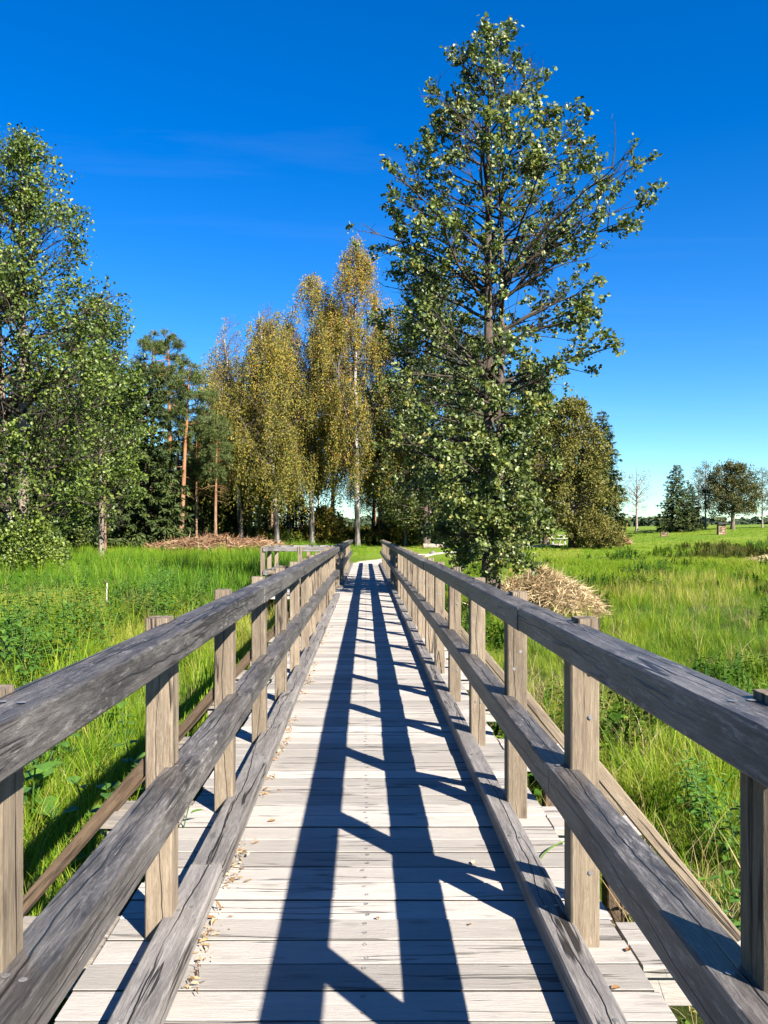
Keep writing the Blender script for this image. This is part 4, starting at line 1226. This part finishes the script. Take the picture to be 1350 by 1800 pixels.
scatter('meadow_weeds', 'dark leafy weeds growing in patches through the marsh grass', weed_protos, M['weeds'], np.stack([x, y, ground_z(x, y)], 1),
        GR.integers(0, len(weed_protos), n), GR.uniform(0, 6.28, n), GR.uniform(0.6, 1.25, n) * np.where(y > 30, 1.2, 1.0), np.clip(0.4 + GR.normal(0, 0.16, n), 0.02, 0.9))
# brownish weeds on the right slope
x = GR.uniform(16, 36, 1500); y = GR.uniform(44, 58, 1500)
kn = vnoise(x, y, 0.35, 19)
keep = (kn > 0.50) & (x / y > 0.35 + 0.10 * GR.random(len(x)))
x, y = x[keep], y[keep]
n = len(x)
M['brown_weeds'] = grass_mat('brown_weed_leaves', (0.05, 0.075, 0.018), (0.085, 0.10, 0.022), (0.15, 0.13, 0.03), (0.24, 0.15, 0.05))
scatter('brown_weeds', 'brownish tall weeds on the slope of the right meadow', [weed_mesh('b0', 31, 5, 0.40, 0.11, 0.045, 12), weed_mesh('b1', 32, 4, 0.55, 0.11, 0.04, 14)], M['brown_weeds'],
        np.stack([x, y, ground_z(x, y)], 1), GR.integers(0, 2, n), GR.uniform(0, 6.28, n), GR.uniform(0.7, 1.3, n), np.clip(0.45 + GR.normal(0, 0.25, n), 0.02, 0.98))

# upright yellowish blades on the right, tall reeds on the left, dry stems
reed_protos = [tuft_mesh('r0', 41, 12, 0.80, 0.08, 0.015, 0.22, 4, 0.3, 0.14), tuft_mesh('r1', 42, 9, 0.95, 0.07, 0.016, 0.28, 4, 0.3, 0.12), tuft_mesh('r2', 43, 15, 0.65, 0.11, 0.013, 0.3, 4, 0.3, 0.2)]
px_, py_, hh_, sc_ = [], [], [], []
def add_reeds(n, x0, x1, y0, y1, hue, sc, thr=0.5, seed=1, s=0.8):
    x = GR.uniform(x0, x1, n); y = GR.uniform(y0, y1, n)
    k = vnoise(x, y, s, seed) > thr
    k &= (np.abs(x) > 1.2) & (path_dist(x, y) > 1.0) & (np.hypot((x - HAY[0]) / HAY[2], (y - HAY[1]) / 1.1) > 1.0)
    px_.append(x[k]); py_.append(y[k]); hh_.append(np.clip(hue + GR.normal(0, 0.08, k.sum()), 0.02, 0.98)); sc_.append(sc * GR.uniform(0.7, 1.2, k.sum()))
add_reeds(900, 4.5, 16, 21, 31, 0.86, 0.62, 0.5, 51)
add_reeds(500, 2.5, 14, 12, 22, 0.66, 0.55, 0.58, 52)
add_reeds(1600, -16, -2.4, 26, 42, 0.32, 0.95, 0.42, 53)
add_reeds(420, -7, -2.6, 21, 30, 0.24, 1.15, 0.4, 54)
add_reeds(600, -13, -1.6, 6, 22, 0.80, 0.6, 0.55, 55)
add_reeds(120, -4.2, -1.2, 3, 14, 0.5, 0.75, 0.5, 56)
x = np.concatenate(px_); y = np.concatenate(py_)
scatter('reeds', 'broad bladed reeds standing in loose bands in the marsh', reed_protos, M['grass'], np.stack([x, y, ground_z(x, y)], 1),
        GR.integers(0, 3, len(x)), GR.uniform(0, 6.28, len(x)), np.concatenate(sc_), np.concatenate(hh_), 0.06)
M['drygrass'] = grass_mat('dry_grass_blades', (0.22, 0.17, 0.07), (0.34, 0.26, 0.11), (0.46, 0.37, 0.17), (0.55, 0.45, 0.25), 0.2)
x, y = region(2, 28, 3.2)
k = vnoise(x, y, 0.9, 61) > 0.5
x2 = GR.uniform(1.3, 2.7, 260); y2 = GR.uniform(2.5, 10, 260)
k2 = vnoise(x2, y2, 1.6, 62) > 0.45
x, y = np.r_[x[k], x2[k2]], np.r_[y[k], y2[k2]]
scatter('dry_grass', 'dry straw coloured grass stems among the green', [tuft_mesh('d0', 71, 9, 0.55, 0.14, 0.004, 0.5, 4), tuft_mesh('d1', 72, 12, 0.45, 0.18, 0.004, 1.0, 4)], M['drygrass'],
        np.stack([x, y, ground_z(x, y)], 1), GR.integers(0, 2, len(x)), GR.uniform(0, 6.28, len(x)), GR.uniform(0.7, 1.3, len(x)), GR.uniform(0, 1, len(x)))
# forest-edge undergrowth
x = GR.uniform(-44, 16, 5200); y = GR.uniform(62, 100, 5200)
k = (x / y < 0.14) & ((x / y < -0.24) | (y > 66)) & (path_dist(x, y) > 1.4)
x, y = x[k], y[k]
M['under'] = grass_mat('undergrowth_leaves', (0.05, 0.09, 0.016), (0.12, 0.145, 0.025), (0.26, 0.22, 0.035), (0.38, 0.25, 0.07))
scatter('undergrowth', 'mixed bushes and saplings on the forest floor behind the meadow', [weed_mesh('u0', 81, 9, 1.0, 0.26, 0.16, 22, 0.35, 0.3), weed_mesh('u1', 82, 7, 1.5, 0.26, 0.15, 26, 0.4, 0.25), weed_mesh('u2', 83, 11, 0.6, 0.22, 0.14, 14, 0.4, 0.4)], M['under'],
        np.stack([x, y, ground_z(x, y)], 1), GR.choice([0, 1, 2], len(x), p=[0.3, 0.2, 0.5]), GR.uniform(0, 6.28, len(x)), GR.uniform(0.5, 1.3, len(x)), np.clip(0.5 + GR.normal(0, 0.25, len(x)), 0.02, 0.98))

# ------------------------------------------------------------------ single plants
def leafy_plant(name, seed, h, leafL, leafW, pairs, stems=1, mat='weed_leaf', branch=0.0):
    """upright plant: a stem with opposite pairs of folded leaves built from six faces each"""
    g = np.random.default_rng(seed)
    st = Tubes(); V_, F3, F4, T_ = [], [], [], []
    for s in range(stems):
        o = g.normal(0, 0.05, 2) if stems > 1 else np.zeros(2)
        ln = g.normal(0, 0.18, 2)
        hh = h * g.uniform(0.75, 1.1)
        zz = np.linspace(-0.05, hh, 7)
        st.add(np.stack([o[0] + ln[0] * zz * zz / hh, o[1] + ln[1] * zz * zz / hh, zz], 1), np.linspace(0.006, 0.003, 7), 5)
        for k in range(pairs):
            f = 0.18 + 0.82 * (k + 0.5) / pairs
            z = hh * f
            c_ = np.array([o[0] + ln[0] * z * z / hh, o[1] + ln[1] * z * z / hh, z])
            for q in range(2):
                az = k * 1.57 + q * math.pi + g.uniform(-0.35, 0.35)
                L = leafL * (1.15 - 0.6 * f) * g.uniform(0.8, 1.15)
                W = L * leafW / leafL
                u = np.array([math.cos(az), math.sin(az), g.uniform(-0.15, 0.5)]); u /= np.linalg.norm(u)
                w = np.cross(u, (0, 0, 1)); w /= np.linalg.norm(w); nn = np.cross(w, u)
                b = len(V_)
                prof_ = [(0.12, 0.0, 0), (0.3, 0.82, 0.02), (0.55, 1.0, -0.02), (0.8, 0.62, -0.09), (1.0, 0.0, -0.2)]
                for (a, ww, dz) in prof_:
                    m = c_ + u * L * (a + 0.1) + nn * L * dz
                    if ww == 0: V_.append(m)
                    else: V_ += [m - w * W * ww / 2 + nn * L * 0.07, m, m + w * W * ww / 2 + nn * L * 0.07]
                tn = float(np.clip(0.5 + 0.3 * (f - 0.5) + g.normal(0, 0.14), 0, 1))
                T_ += [tn] * (2 + 9)
                F3 += [(b, b + 2, b + 1), (b, b + 3, b + 2), (b + 10, b + 7, b + 8), (b + 10, b + 8, b + 9)]
                for r_ in (1, 4):
                    F4 += [(b + r_, b + r_ + 1, b + r_ + 4, b + r_ + 3), (b + r_ + 1, b + r_ + 2, b + r_ + 5, b + r_ + 4)]
    lm = mesh_np(name + '_leaves', V_, [np.array(F4), np.array(F3)])
    attr_f(lm, 'tone', T_)
    root = empty(name)
    sm_ = st.mesh(name + '_stem')
    attr_f(sm_, 'tone', np.full(len(sm_.vertices), 0.4))
    link_mesh('stem', sm_, M[mat], root)
    link_mesh('leaves', lm, M[mat], root)
    return root

protos = [leafy_plant('nettle_plant', 201, 0.95, 0.15, 0.075, 9, 3), leafy_plant('nettle_plant', 202, 1.1, 0.16, 0.08, 10, 4), leafy_plant('nettle_plant', 203, 0.8, 0.17, 0.09, 7, 3)]
g = np.random.default_rng(15)
spots = [(20, 1170), (60, 1150), (95, 1120), (40, 1225), (110, 1175), (85, 1060), (120, 1085), (150, 1050), (105, 1100), (135, 1065), (160, 1090), (250, 1050), (275, 1040), (295, 1060), (320, 1055), (340, 1045), (265, 1070), (230, 1060),
         (350, 1070), (30, 1110), (180, 1140), (65, 1200), (10, 1140), (210, 1045), (240, 1075), (310, 1035), (360, 1040), (140, 1130), (15, 1190), (75, 1095), (195, 1080), (285, 1085), (50, 1075), (170, 1115)]
lab = 'dark green nettle like plant with broad leaves in the left meadow grass'
for q, (px, py) in enumerate(spots):
    x, y, z = hit(px, py + 30)
    if q < 3:
        place(protos[q], (x, y, z), g.uniform(0, 6)); tag(protos[q], lab, 'plant', 'nettle plants in the left meadow')
    else:
        copy_thing(protos[q % 3], (x, y, z), g.uniform(0, 6.28), g.uniform(0.95, 1.45), lab, 'nettle plants in the left meadow')
sap = leafy_plant('alder_sapling', 211, 0.55, 0.13, 0.105, 4, 2)
sl = [(195, 1400, 4.9, 'alder sapling with rounded leaves in the dark gap below the left mid rail'), (90, 1270, 6.6, 'leafy alder sapling beside the left top rail'), (40, 1330, 5.6, 'alder sapling at the left frame edge above the mid rail'),
      (240, 1370, 6.0, 'alder sapling close to the second left post'), (215, 1275, 7.4, 'alder sapling in sunny grass between the left rails')]
for q, (px, py, d, lb_) in enumerate(sl):
    x, y, z = P(px, py, d)
    z = float(ground_z(x, y))
    if q == 0: place(sap, (x, y, z), 0.4, 1.4); tag(sap, lb_, 'sapling', 'alder saplings by the left rail')
    else: copy_thing(sap, (x, y, z), q * 1.3, 1.3 + 0.15 * (q % 3), lb_, 'alder saplings by the left rail')
gw = leafy_plant('weed_plant', 221, 0.55, 0.16, 0.05, 5, 1)
place(gw, (-0.98, 4.05, -0.48), 0.5); tag(gw, 'small green weed poking up between plank ends behind the left kerb', 'weed')
rw = leafy_plant('weed_plant', 222, 0.5, 0.12, 0.06, 7, 4)
for q, (px, py, d, lb_) in enumerate([(1250, 1350, 5.4, 'bright leafy weed behind the near right post gap'), (1290, 1400, 5.0, 'leafy weed beside the nearest right post'), (1215, 1370, 5.8, 'leafy weed in the grass left of the nearest right post'), (1270, 1600, 3.7, 'pale leafy weed at the end of the right outrigger planks')]):
    x, y, z = P(px, py, d); z = float(ground_z(x, y))
    if q == 0: place(rw, (x, y, z)); tag(rw, lb_, 'weed', 'leafy weeds by the right rail')
    else: copy_thing(rw, (x, y, z), q * 1.1, 0.95, lb_, 'leafy weeds by the right rail')

# bushes: low leafy growth at the foot of trees
def bush(label, px, d, w, h, seed, leaf, L=0.14, n=60):
    b = crown_tree('bush', h, [(0.2, w * 0.8, w * 0.8), (h * 0.4, w, w), (h * 0.75, w * 0.7, w * 0.7), (h, 0.15, 0.15)], seed, M['oak_bark'], leaf, 0.04, ((0, 0, 1.0),), n, 6, 3, 9, L, L * 0.75, 0.14, (15, 60), (0, 0), 0.55, 0.25, twig_len=0.35, base_z=0.08)
    place(b, G(px, d)); tag(b, label, 'bush')
    return b
bush('yellow brown bush at the foot of the broad oak', 1048, 60, 2.0, 2.2, 301, M['oak_leaf'])
bush('green bush around the base of the left edge alder', 52, 31, 1.1, 1.9, 302, M['bright_leaf'], 0.12, 80)
bush('leafy bush against the left frame edge', 4, 30.5, 0.9, 1.5, 303, M['bright_leaf'], 0.12, 60)
bush('low olive bush behind the birches left of the bridge end', 572, 68, 1.6, 3.0, 304, M['birch_leaf'])
bush('small green bush at the edge of the wood right of the bridge end', 690, 74, 1.8, 2.2, 305, M['olive_leaf'])
bush('dark bush below the dark alders right of the bridge', 800, 66, 2.6, 2.8, 306, M['dark_leaf'])
bush('olive bush at the edge of the path behind the tall alder', 905, 76, 3.0, 2.8, 307, M['olive_leaf'])
bush('dark bush beneath the left forest edge', 130, 57, 2.4, 2.6, 308, M['dark_leaf'])
bush('dark green bush in front of the left forest pines', 210, 56, 2.2, 2.4, 309, M['dark_leaf'])
bush('yellowish shrub between the two birch trunks', 520, 78, 2.2, 4.2, 310, M['birch_leaf'])

# ------------------------------------------------------------------ hay heap, brush piles, logs
def stick_heap(name, rx, ry, h, n, seed, mat, L=(0.3, 0.9), W=0.012, core=True, hollow=None, flat=0.35):
    g = np.random.default_rng(seed)
    root = empty(name)
    # lumpy core
    m, k = 26, 10
    V_ = []
    for a in range(k + 1):
        f = a / k
        for b in range(m):
            an = b * 2 * math.pi / m
            r = (1 - f ** 2.3) * (1 + 0.13 * math.sin(an * 3 + seed) + 0.08 * math.sin(an * 7 + 2 * seed + f * 5))
            V_.append((rx * r * math.cos(an), ry * r * math.sin(an), -0.15 + (h * 0.93 + 0.15) * f))
    f4 = [(a * m + b, a * m + (b + 1) % m, (a + 1) * m + (b + 1) % m, (a + 1) * m + b) for a in range(k) for b in range(m)]
    cm = mesh_np(name + '_core', V_, [np.array(f4)], True)
    attr_f(cm, 'tone', np.full(len(V_), 0.12))
    link_mesh('core', cm, mat, root)
    az = g.uniform(0, 6.28, n); f = g.random(n) ** 1.15
    r = (1 - f ** 2.3) * (1 + 0.13 * np.sin(az * 3 + seed) + 0.08 * np.sin(az * 7 + 2 * seed + f * 5)) * g.uniform(0.9, 1.08, n)
    base = np.stack([rx * r * np.cos(az), ry * r * np.sin(az), h * f * g.uniform(0.93, 1.05, n) + 0.03], 1)
    out = np.stack([np.cos(az), np.sin(az), 0 * az], 1)
    tang = np.stack([-np.sin(az), np.cos(az), 0 * az], 1)
    ln_pow = g.random(n)
    dirs = out * g.normal(0.35, 0.6, n)[:, None] + tang * g.normal(0, 0.8, n)[:, None] + np.array([0, 0, 1.0]) * g.normal(-flat, 0.35, n)[:, None]
    ln = L[0] + (L[1] - L[0]) * ln_pow ** 1.8
    u = unit(dirs)
    lm = leaf_mesh(name + '_stalks', base - u * ln[:, None] * 0.4, dirs, g.normal(0, 1, (n, 3)) + out, ln, W * np.exp(g.normal(0, 0.5, n)), np.clip(0.56 + g.normal(0, 0.25, n) + 0.15 * np.sin(base[:, 0] * 3 + base[:, 1] * 2), 0, 1), 0.02)
    link_mesh('stalks', lm, mat, root)
    return root
hay = stick_heap('hay_heap', 1.45, 1.15, 1.05, 9500, 5, M['straw'], (0.2, 0.95), 0.010)
place(hay, (HAY[0] + 0.05, HAY[1], float(ground_z(HAY[0], HAY[1])))); tag(hay, 'heap of dry straw and reeds beside the trunk of the tall alder', 'hay heap')
x, y, z = P(905, 985, 20.2)
g = np.random.default_rng(8)
bp1 = stick_heap('brush_pile', 4.6, 2.6, 0.95, 3600, 9, M['brush'], (0.3, 1.6), 0.04, flat=0.05)
place(bp1, G(378, 54)); tag(bp1, 'long brown pile of felled branches at the forest edge left of the birches', 'brush pile')
bp2 = stick_heap('brush_pile', 2.0, 1.6, 0.75, 1700, 10, M['brush'], (0.3, 1.3), 0.04, flat=0.05)
place(bp2, G(452, 57)); tag(bp2, 'smaller reddish brush pile behind the leaning birch', 'brush pile')
bp3 = stick_heap('brush_pile', 1.3, 1.1, 0.95, 1100, 12, M['brush'], (0.4, 1.2), 0.06, flat=0.2)
place(bp3, G(1078, 66)); tag(bp3, 'brown brush pile at the right foot of the broad oak', 'brush pile')
bp4 = stick_heap('brush_pile', 1.0, 0.8, 0.35, 500, 13, M['straw'], (0.3, 0.9), 0.025, flat=0.3)
place(bp4, G(1352, 40)); tag(bp4, 'flat patch of cut dry reeds at the right edge of the meadow', 'brush pile')

def log_thing(label, p, L, r, rz, mat, seed):
    g = np.random.default_rng(seed)
    root = empty('log', p, rz)
    tb = Tubes()
    n = 9
    xx = np.linspace(-L / 2, L / 2, n)
    tb.add(np.stack([xx, 0.03 * np.sin(xx * 2), r * 0.85 + 0 * xx], 1), r * (1 + 0.08 * g.normal(0, 1, n)), 12)
    link_mesh('bark', tb.mesh('log_bark'), mat, root)
    for s in (-1, 1):
        vv = [(s * L / 2, r * math.cos(a * math.pi / 6) * 1.0, r * 0.85 + r * math.sin(a * math.pi / 6)) for a in range(12)]
        me = mesh_np('log_end', vv, [np.array([list(range(12)) if s < 0 else list(range(11, -1, -1))])])
        link_mesh('cut_end', me, M['cut_wood'], root)
    tag(root, label, 'log')
M['cut_wood'] = simple_mat('cut_wood', (0.42, 0.32, 0.20), (0.62, 0.50, 0.34), 14, 0.8)
M['log_bark'] = bark_mat('log_bark', (0.16, 0.125, 0.095), (0.36, 0.31, 0.25), (0.24, 0.2, 0.155))
log_thing('pale log lying at the wood edge right of the bridge end', G(757, 60), 1.2, 0.19, 0.15, M['log_bark'], 1)
log_thing('longer pale log lying beside the first one', G(778, 61), 1.5, 0.15, -0.1, M['log_bark'], 2)
def lump(name, label, p, r, mat, seed, sq=(1, 0.8, 0.7)):
    g = np.random.default_rng(seed)
    V_, f4 = [], []
    m, k = 12, 7
    for a in range(k + 1):
        th = math.pi * a / k
        for b in range(m):
            an = b * 2 * math.pi / m
            q = r * (1 + 0.14 * math.sin(an * 2 + seed + th * 3) + 0.05 * g.normal())
            V_.append((q * math.sin(th) * math.cos(an) * sq[0], q * math.sin(th) * math.sin(an) * sq[1], r * 0.35 + q * math.cos(th) * sq[2]))
    f4 = [(a * m + b, a * m + (b + 1) % m, (a + 1) * m + (b + 1) % m, (a + 1) * m + b) for a in range(k) for b in range(m)]
    o = link_mesh(name, mesh_np(name, V_, [np.array(f4)], True), mat)
    o.location = p
    tag(o, label, name.replace('_', ' '))
M['stone'] = simple_mat('stone', (0.10, 0.09, 0.08), (0.24, 0.22, 0.20), 9, 0.9, 0.15, 0.4)
lump('boulder', 'small dark boulder on the dry grass beside the gravel path', G(761, 50), 0.22, M['stone'], 3)
M['tarp'] = simple_mat('blue_tarp', (0.06, 0.14, 0.34), (0.12, 0.24, 0.48), 7, 0.6, 0.3, 0.3)
lump('tarpaulin', 'low blue tarpaulin covered mound behind the tall alder', G(896, 74), 0.75, M['tarp'], 4, (1.2, 0.8, 0.45))

# ------------------------------------------------------------------ bench and table, insect hotels, stake
def box_into(tb, c, s):
    tb.beam((c[0] - s[0] / 2, c[1], c[2]), (c[0] + s[0] / 2, c[1], c[2]), s[1], s[2], None, min(s) * 0.12, 1)
pt = empty('picnic_table', G(978, 70), 0.25)
tag(pt, 'pale wooden picnic table beyond the gravel path', 'picnic table')
tb = Timber(); box_into(tb, (0, -0.18, 0.74), (1.5, 0.34, 0.05)); box_into(tb, (0, 0.18, 0.74), (1.5, 0.34, 0.05)); tb.build('tabletop', M['deck'], pt)
for sy in (-0.62, 0.62):
    tb = Timber(); box_into(tb, (0, sy, 0.45), (1.5, 0.26, 0.05)); tb.build('bench_seat', M['deck'], pt)
for sx_ in (-0.58, 0.58):
    for sy in (-1, 1):
        tb = Timber(); tb.beam((sx_, sy * 0.55, -0.05), (sx_, sy * 0.2, 0.715), 0.12, 0.08, (1, 0, 0), 0.006); tb.build('leg', M['deck'], pt)
    tb = Timber(); tb.beam((sx_, -0.72, 0.40), (sx_, 0.72, 0.40), 0.06, 0.05, (1, 0, 0), 0.005); tb.build('crossbar', M['deck'], pt)
st_ = empty('stool', G(951, 72), 0.4)
tag(st_, 'small pale log stool left of the picnic table', 'stool')
tb = Tubes(); tb.add([(0, 0, -0.1), (0, 0, 0.25), (0, 0, 0.5)], [0.24, 0.22, 0.23], 12); link_mesh('bark', tb.mesh('stool_bark'), M['log_bark'], st_)
me = mesh_np('stool_top', [(0.23 * math.cos(a * math.pi / 6), 0.23 * math.sin(a * math.pi / 6), 0.502) for a in range(12)], [np.array([list(range(12))])])
link_mesh('cut_end', me, M['cut_wood'], st_)

M['hotel_wood'] = simple_mat('hotel_wood', (0.16, 0.11, 0.07), (0.30, 0.22, 0.14), 12, 0.85)
M['roof_felt'] = simple_mat('roof_felt', (0.025, 0.025, 0.028), (0.06, 0.06, 0.06), 20, 0.9)
M['fill_a'] = simple_mat('reed_filling', (0.30, 0.22, 0.13), (0.46, 0.36, 0.23), 40, 0.9)
M['fill_b'] = simple_mat('brick_filling', (0.26, 0.14, 0.09), (0.40, 0.26, 0.17), 30, 0.9)
M['fill_c'] = simple_mat('dark_filling', (0.07, 0.05, 0.035), (0.20, 0.15, 0.10), 30, 0.9)
def insect_hotel(label, p, w, h, rz, with_roof=True):
    root = empty('insect_hotel', p, rz)
    tag(root, label, 'insect hotel')
    dp = 0.36
    for sx_ in (-1, 1):
        tb = Timber(); tb.beam((sx_ * w / 2, 0, -0.1), (sx_ * w / 2, 0, h), 0.06, dp, (1, 0, 0), 0.005); tb.build('side_panel', M['hotel_wood'], root)
    rows = 4 if h > 0.9 else 2
    for r_ in range(rows + 1):
        z = 0.06 + (h - 0.10) * r_ / rows
        tb = Timber(); tb.beam((-w / 2 + 0.032, 0, z), (w / 2 - 0.032, 0, z), dp - 0.02, 0.035, None, 0.004); tb.build('shelf', M['hotel_wood'], root)
    tb = Timber(); tb.beam((0, dp / 2 - 0.02, 0.02), (0, dp / 2 - 0.02, h - 0.02), w - 0.07, 0.02, (1, 0, 0), 0.003); tb.build('back_panel', M['hotel_wood'], root)
    fills = ['fill_a', 'fill_b', 'fill_c', 'fill_a', 'fill_c', 'fill_b']
    for r_ in range(rows):
        z0, z1 = 0.085 + (h - 0.10) * r_ / rows, 0.035 + (h - 0.10) * (r_ + 1) / rows
        for c_ in range(2):
            tb = Timber()
            x0 = -w / 2 + 0.05 + c_ * (w - 0.1) / 2
            nn = 3
            for q in range(nn):
                xx = x0 + (q + 0.5) * (w - 0.12) / 2 / nn
                tb.beam((xx, -dp / 2 + 0.04 + 0.03 * ((q + r_) % 2), (z0 + z1) / 2), (xx, dp / 2 - 0.05, (z0 + z1) / 2), (w - 0.12) / 2 / nn * 0.9, (z1 - z0) * 0.9, (1, 0, 0), 0.012)
            tb.build('filling', M[fills[(r_ * 2 + c_) % 6]], root)
    if with_roof:
        tb = Timber(); tb.beam((-w / 2 - 0.16, -0.04, h + 0.10), (w / 2 + 0.16, -0.04, h + 0.10), dp + 0.3, 0.17, None, 0.01); tb.build('roof', M['roof_felt'], root)
insect_hotel('wooden insect hotel with dark flat roof on the right meadow skyline', (G(1268, 74)[0], 74, G(1268, 74)[2] - 0.02), 0.66, 1.0, 0.1)
insect_hotel('low roofless insect hotel at the left foot of the skyline spruce', (G(1168, 76)[0], 76, G(1168, 76)[2] - 0.02), 0.6, 0.48, -0.15, False)

tb = Timber()
x, y, z = hit(187, 1066)
stake = empty('stake', (x, y, z)); tag(stake, 'thin bleached wooden stake standing in the left meadow grass', 'stake')
tb.beam((0, 0, -0.2), (0.015, 0.01, 0.62), 0.035, 0.035, (1, 0, 0), 0.005, 3, 0.002, 0.9)
tb.build('shaft', M['deck'], stake)
tb = Timber(); tb.beam((0.012, 0.0, 0.62), (-0.12, 0.02, 0.70), 0.03, 0.03, None, 0.005, 2, 0.003, 0.1); tb.build('snapped_top', M['brace'], stake)

# ------------------------------------------------------------------ screw heads of kerbs, rails and posts
def discs(name, items, parent, r=0.010):
    V_, F_ = [], []
    for (c, nrm) in items:
        nrm = np.array(nrm, float); a = np.cross(nrm, (0.31, 0.77, 0.55)); a /= np.linalg.norm(a); b_ = np.cross(nrm, a)
        b0 = len(V_)
        for j in range(8):
            an = j * math.pi / 4
            V_.append(np.array(c) + nrm * 0.0022 + r * (math.cos(an) * a + math.sin(an) * b_))
        F_.append([b0 + j for j in range(8)])
    me = mesh_np(name, V_, [np.array(F_)])
    tag(link_mesh(name, me, M['screw'], parent), kind='stuff')
g = np.random.default_rng(44)
it = []
y = 1.6
while y < 16:
    for xk, dxk in ((0.70, 0.02), (-0.68, 0.025)):
        for q in (-1, 1):
            it.append(((xk + q * dxk + g.normal(0, 0.004), y + g.normal(0, 0.02), 0.0885 if xk > 0 else 0.0865), (0, 0, 1)))
    y += 0.7
for yp in posts_y[1:9]:
    for x in (RX0 + 0.035, RX0 + 0.07):
        for z in (0.30, 0.83, 1.02):
            if g.random() < 0.6: it.append(((x, yp - 0.0025, z + g.normal(0, 0.03)), (0, -1, 0)))
    for xr, zr in ((-0.68, 1.174), (0.73, 1.174), (-0.68, 0.638), (0.725, 0.647)):
        for q in (-0.02, 0.02):
            it.append(((xr + q, yp + 0.05 + g.normal(0, 0.012), zr), (0, 0, 1)))
discs('screws', it, BR, 0.009)

# ------------------------------------------------------------------ litter on the deck
g = np.random.default_rng(33)
n = 900
yy = 1.8 + 11 * g.random(n) ** 1.7
clump = (np.sin(yy * 7.1) + np.sin(yy * 2.3 + 1) + 0.6 * np.sin(yy * 17.0) > -0.1)
xx = -0.605 + np.abs(g.normal(0, 0.028, n)) + 0.004
zz = 0.004 + np.abs(g.normal(0, 0.006, n))
ln = np.where(g.random(n) < 0.55, g.uniform(0.005, 0.015, n), g.uniform(0.02, 0.05, n))
wd = np.where(ln > 0.018, 0.0014, ln * 0.65)
b = np.stack([xx, yy, zz], 1)[clump]
dr = np.stack([g.normal(0, 1, n), g.normal(0, 1, n), g.normal(0.05, 0.25, n)], 1)[clump]
lm = leaf_mesh('leaf_litter', b, dr, (g.normal(0, 0.5, (n, 3)) + np.array([0, 0, 1]))[clump], ln[clump], wd[clump], np.clip(0.42 + g.normal(0, 0.28, n), 0, 1)[clump], 0.2)
tag(link_mesh('leaf_litter', lm, M['dry_leaf']), 'dry leaf crumbs and straw lying along the left kerb beam', 'leaf litter', kind='stuff')

def fallen_leaf(label, px, py, L, rz, tone, dz=0.0):
    d = CH * F / (py - VY)
    x = (px - VX) * d / F
    V_, f4 = [], []
    prof_ = [(-0.5, 0.04), (-0.25, 0.55), (0.05, 0.75), (0.3, 0.5), (0.5, 0.04)]
    for (a, w) in prof_:
        for s in (-1, 0, 1):
            V_.append((a * L, s * w * L * 0.45, 0.005 + 0.16 * L * abs(s) * w + 0.12 * L * a * a))
    for r_ in range(4):
        for s in range(2):
            q = r_ * 3 + s
            f4.append((q, q + 1, q + 4, q + 3))
    me = mesh_np('fallen_leaf', V_, [np.array(f4)])
    attr_f(me, 'tone', np.full(len(V_), tone))
    o = link_mesh('fallen_leaf', me, M['dry_leaf'])
    o.location = (x, d, 0.002 + dz); o.rotation_euler = (0, 0, rz)
    tag(o, label, 'leaf', 'fallen leaves on the deck')
fallen_leaf('orange fallen leaf on the sunlit planks near the left kerb', 478, 1445, 0.045, 0.4, 0.35)
fallen_leaf('small yellowish leaf on the planks between the two rail shadows and right kerb', 833, 1519, 0.04, 1.2, 0.9)
fallen_leaf('tiny brown leaf beside the screw row in the middle of the deck', 664, 1617, 0.022, 2.0, 0.4)
fallen_leaf('brown curled leaf on the planks outside the right kerb', 1082, 1740, 0.035, 0.3, 0.2)
fallen_leaf('dark curled leaf on the outrigger planks by the right post', 1104, 1673, 0.03, 1.0, 0.0)
fallen_leaf('dark crumb of leaf on the bright right half of the deck', 826, 1628, 0.018, 0.8, 0.05)

# a reed blade lying across the right plank ends
p0 = np.array(P(950, 1512, 3.65)); p1 = np.array(P(992, 1484, 3.85))
pts = bez(np.array([p0[0], p0[1], 0.006]), np.array([(p0[0] + p1[0]) / 2, p0[1] + 0.12, 0.05]), np.array([p1[0] + 0.16, p1[1] + 0.05, 0.02]), 9)
V_, f4 = [], []
for k_, p in enumerate(pts):
    w = 0.007 * (1 - (k_ / 8) ** 2 * 0.8)
    V_ += [tuple(p + np.array([0, -w, 0])), tuple(p + np.array([0, w, 0.002]))]
for k_ in range(8): f4.append((2 * k_, 2 * k_ + 2, 2 * k_ + 3, 2 * k_ + 1))
me = mesh_np('reed_blade', V_, [np.array(f4)])
attr_f(me, 'tone', np.full(len(V_), 0.85))
tag(link_mesh('reed_blade', me, M['weed_leaf']), 'single green reed blade bent over the plank ends behind the right kerb', 'reed blade')
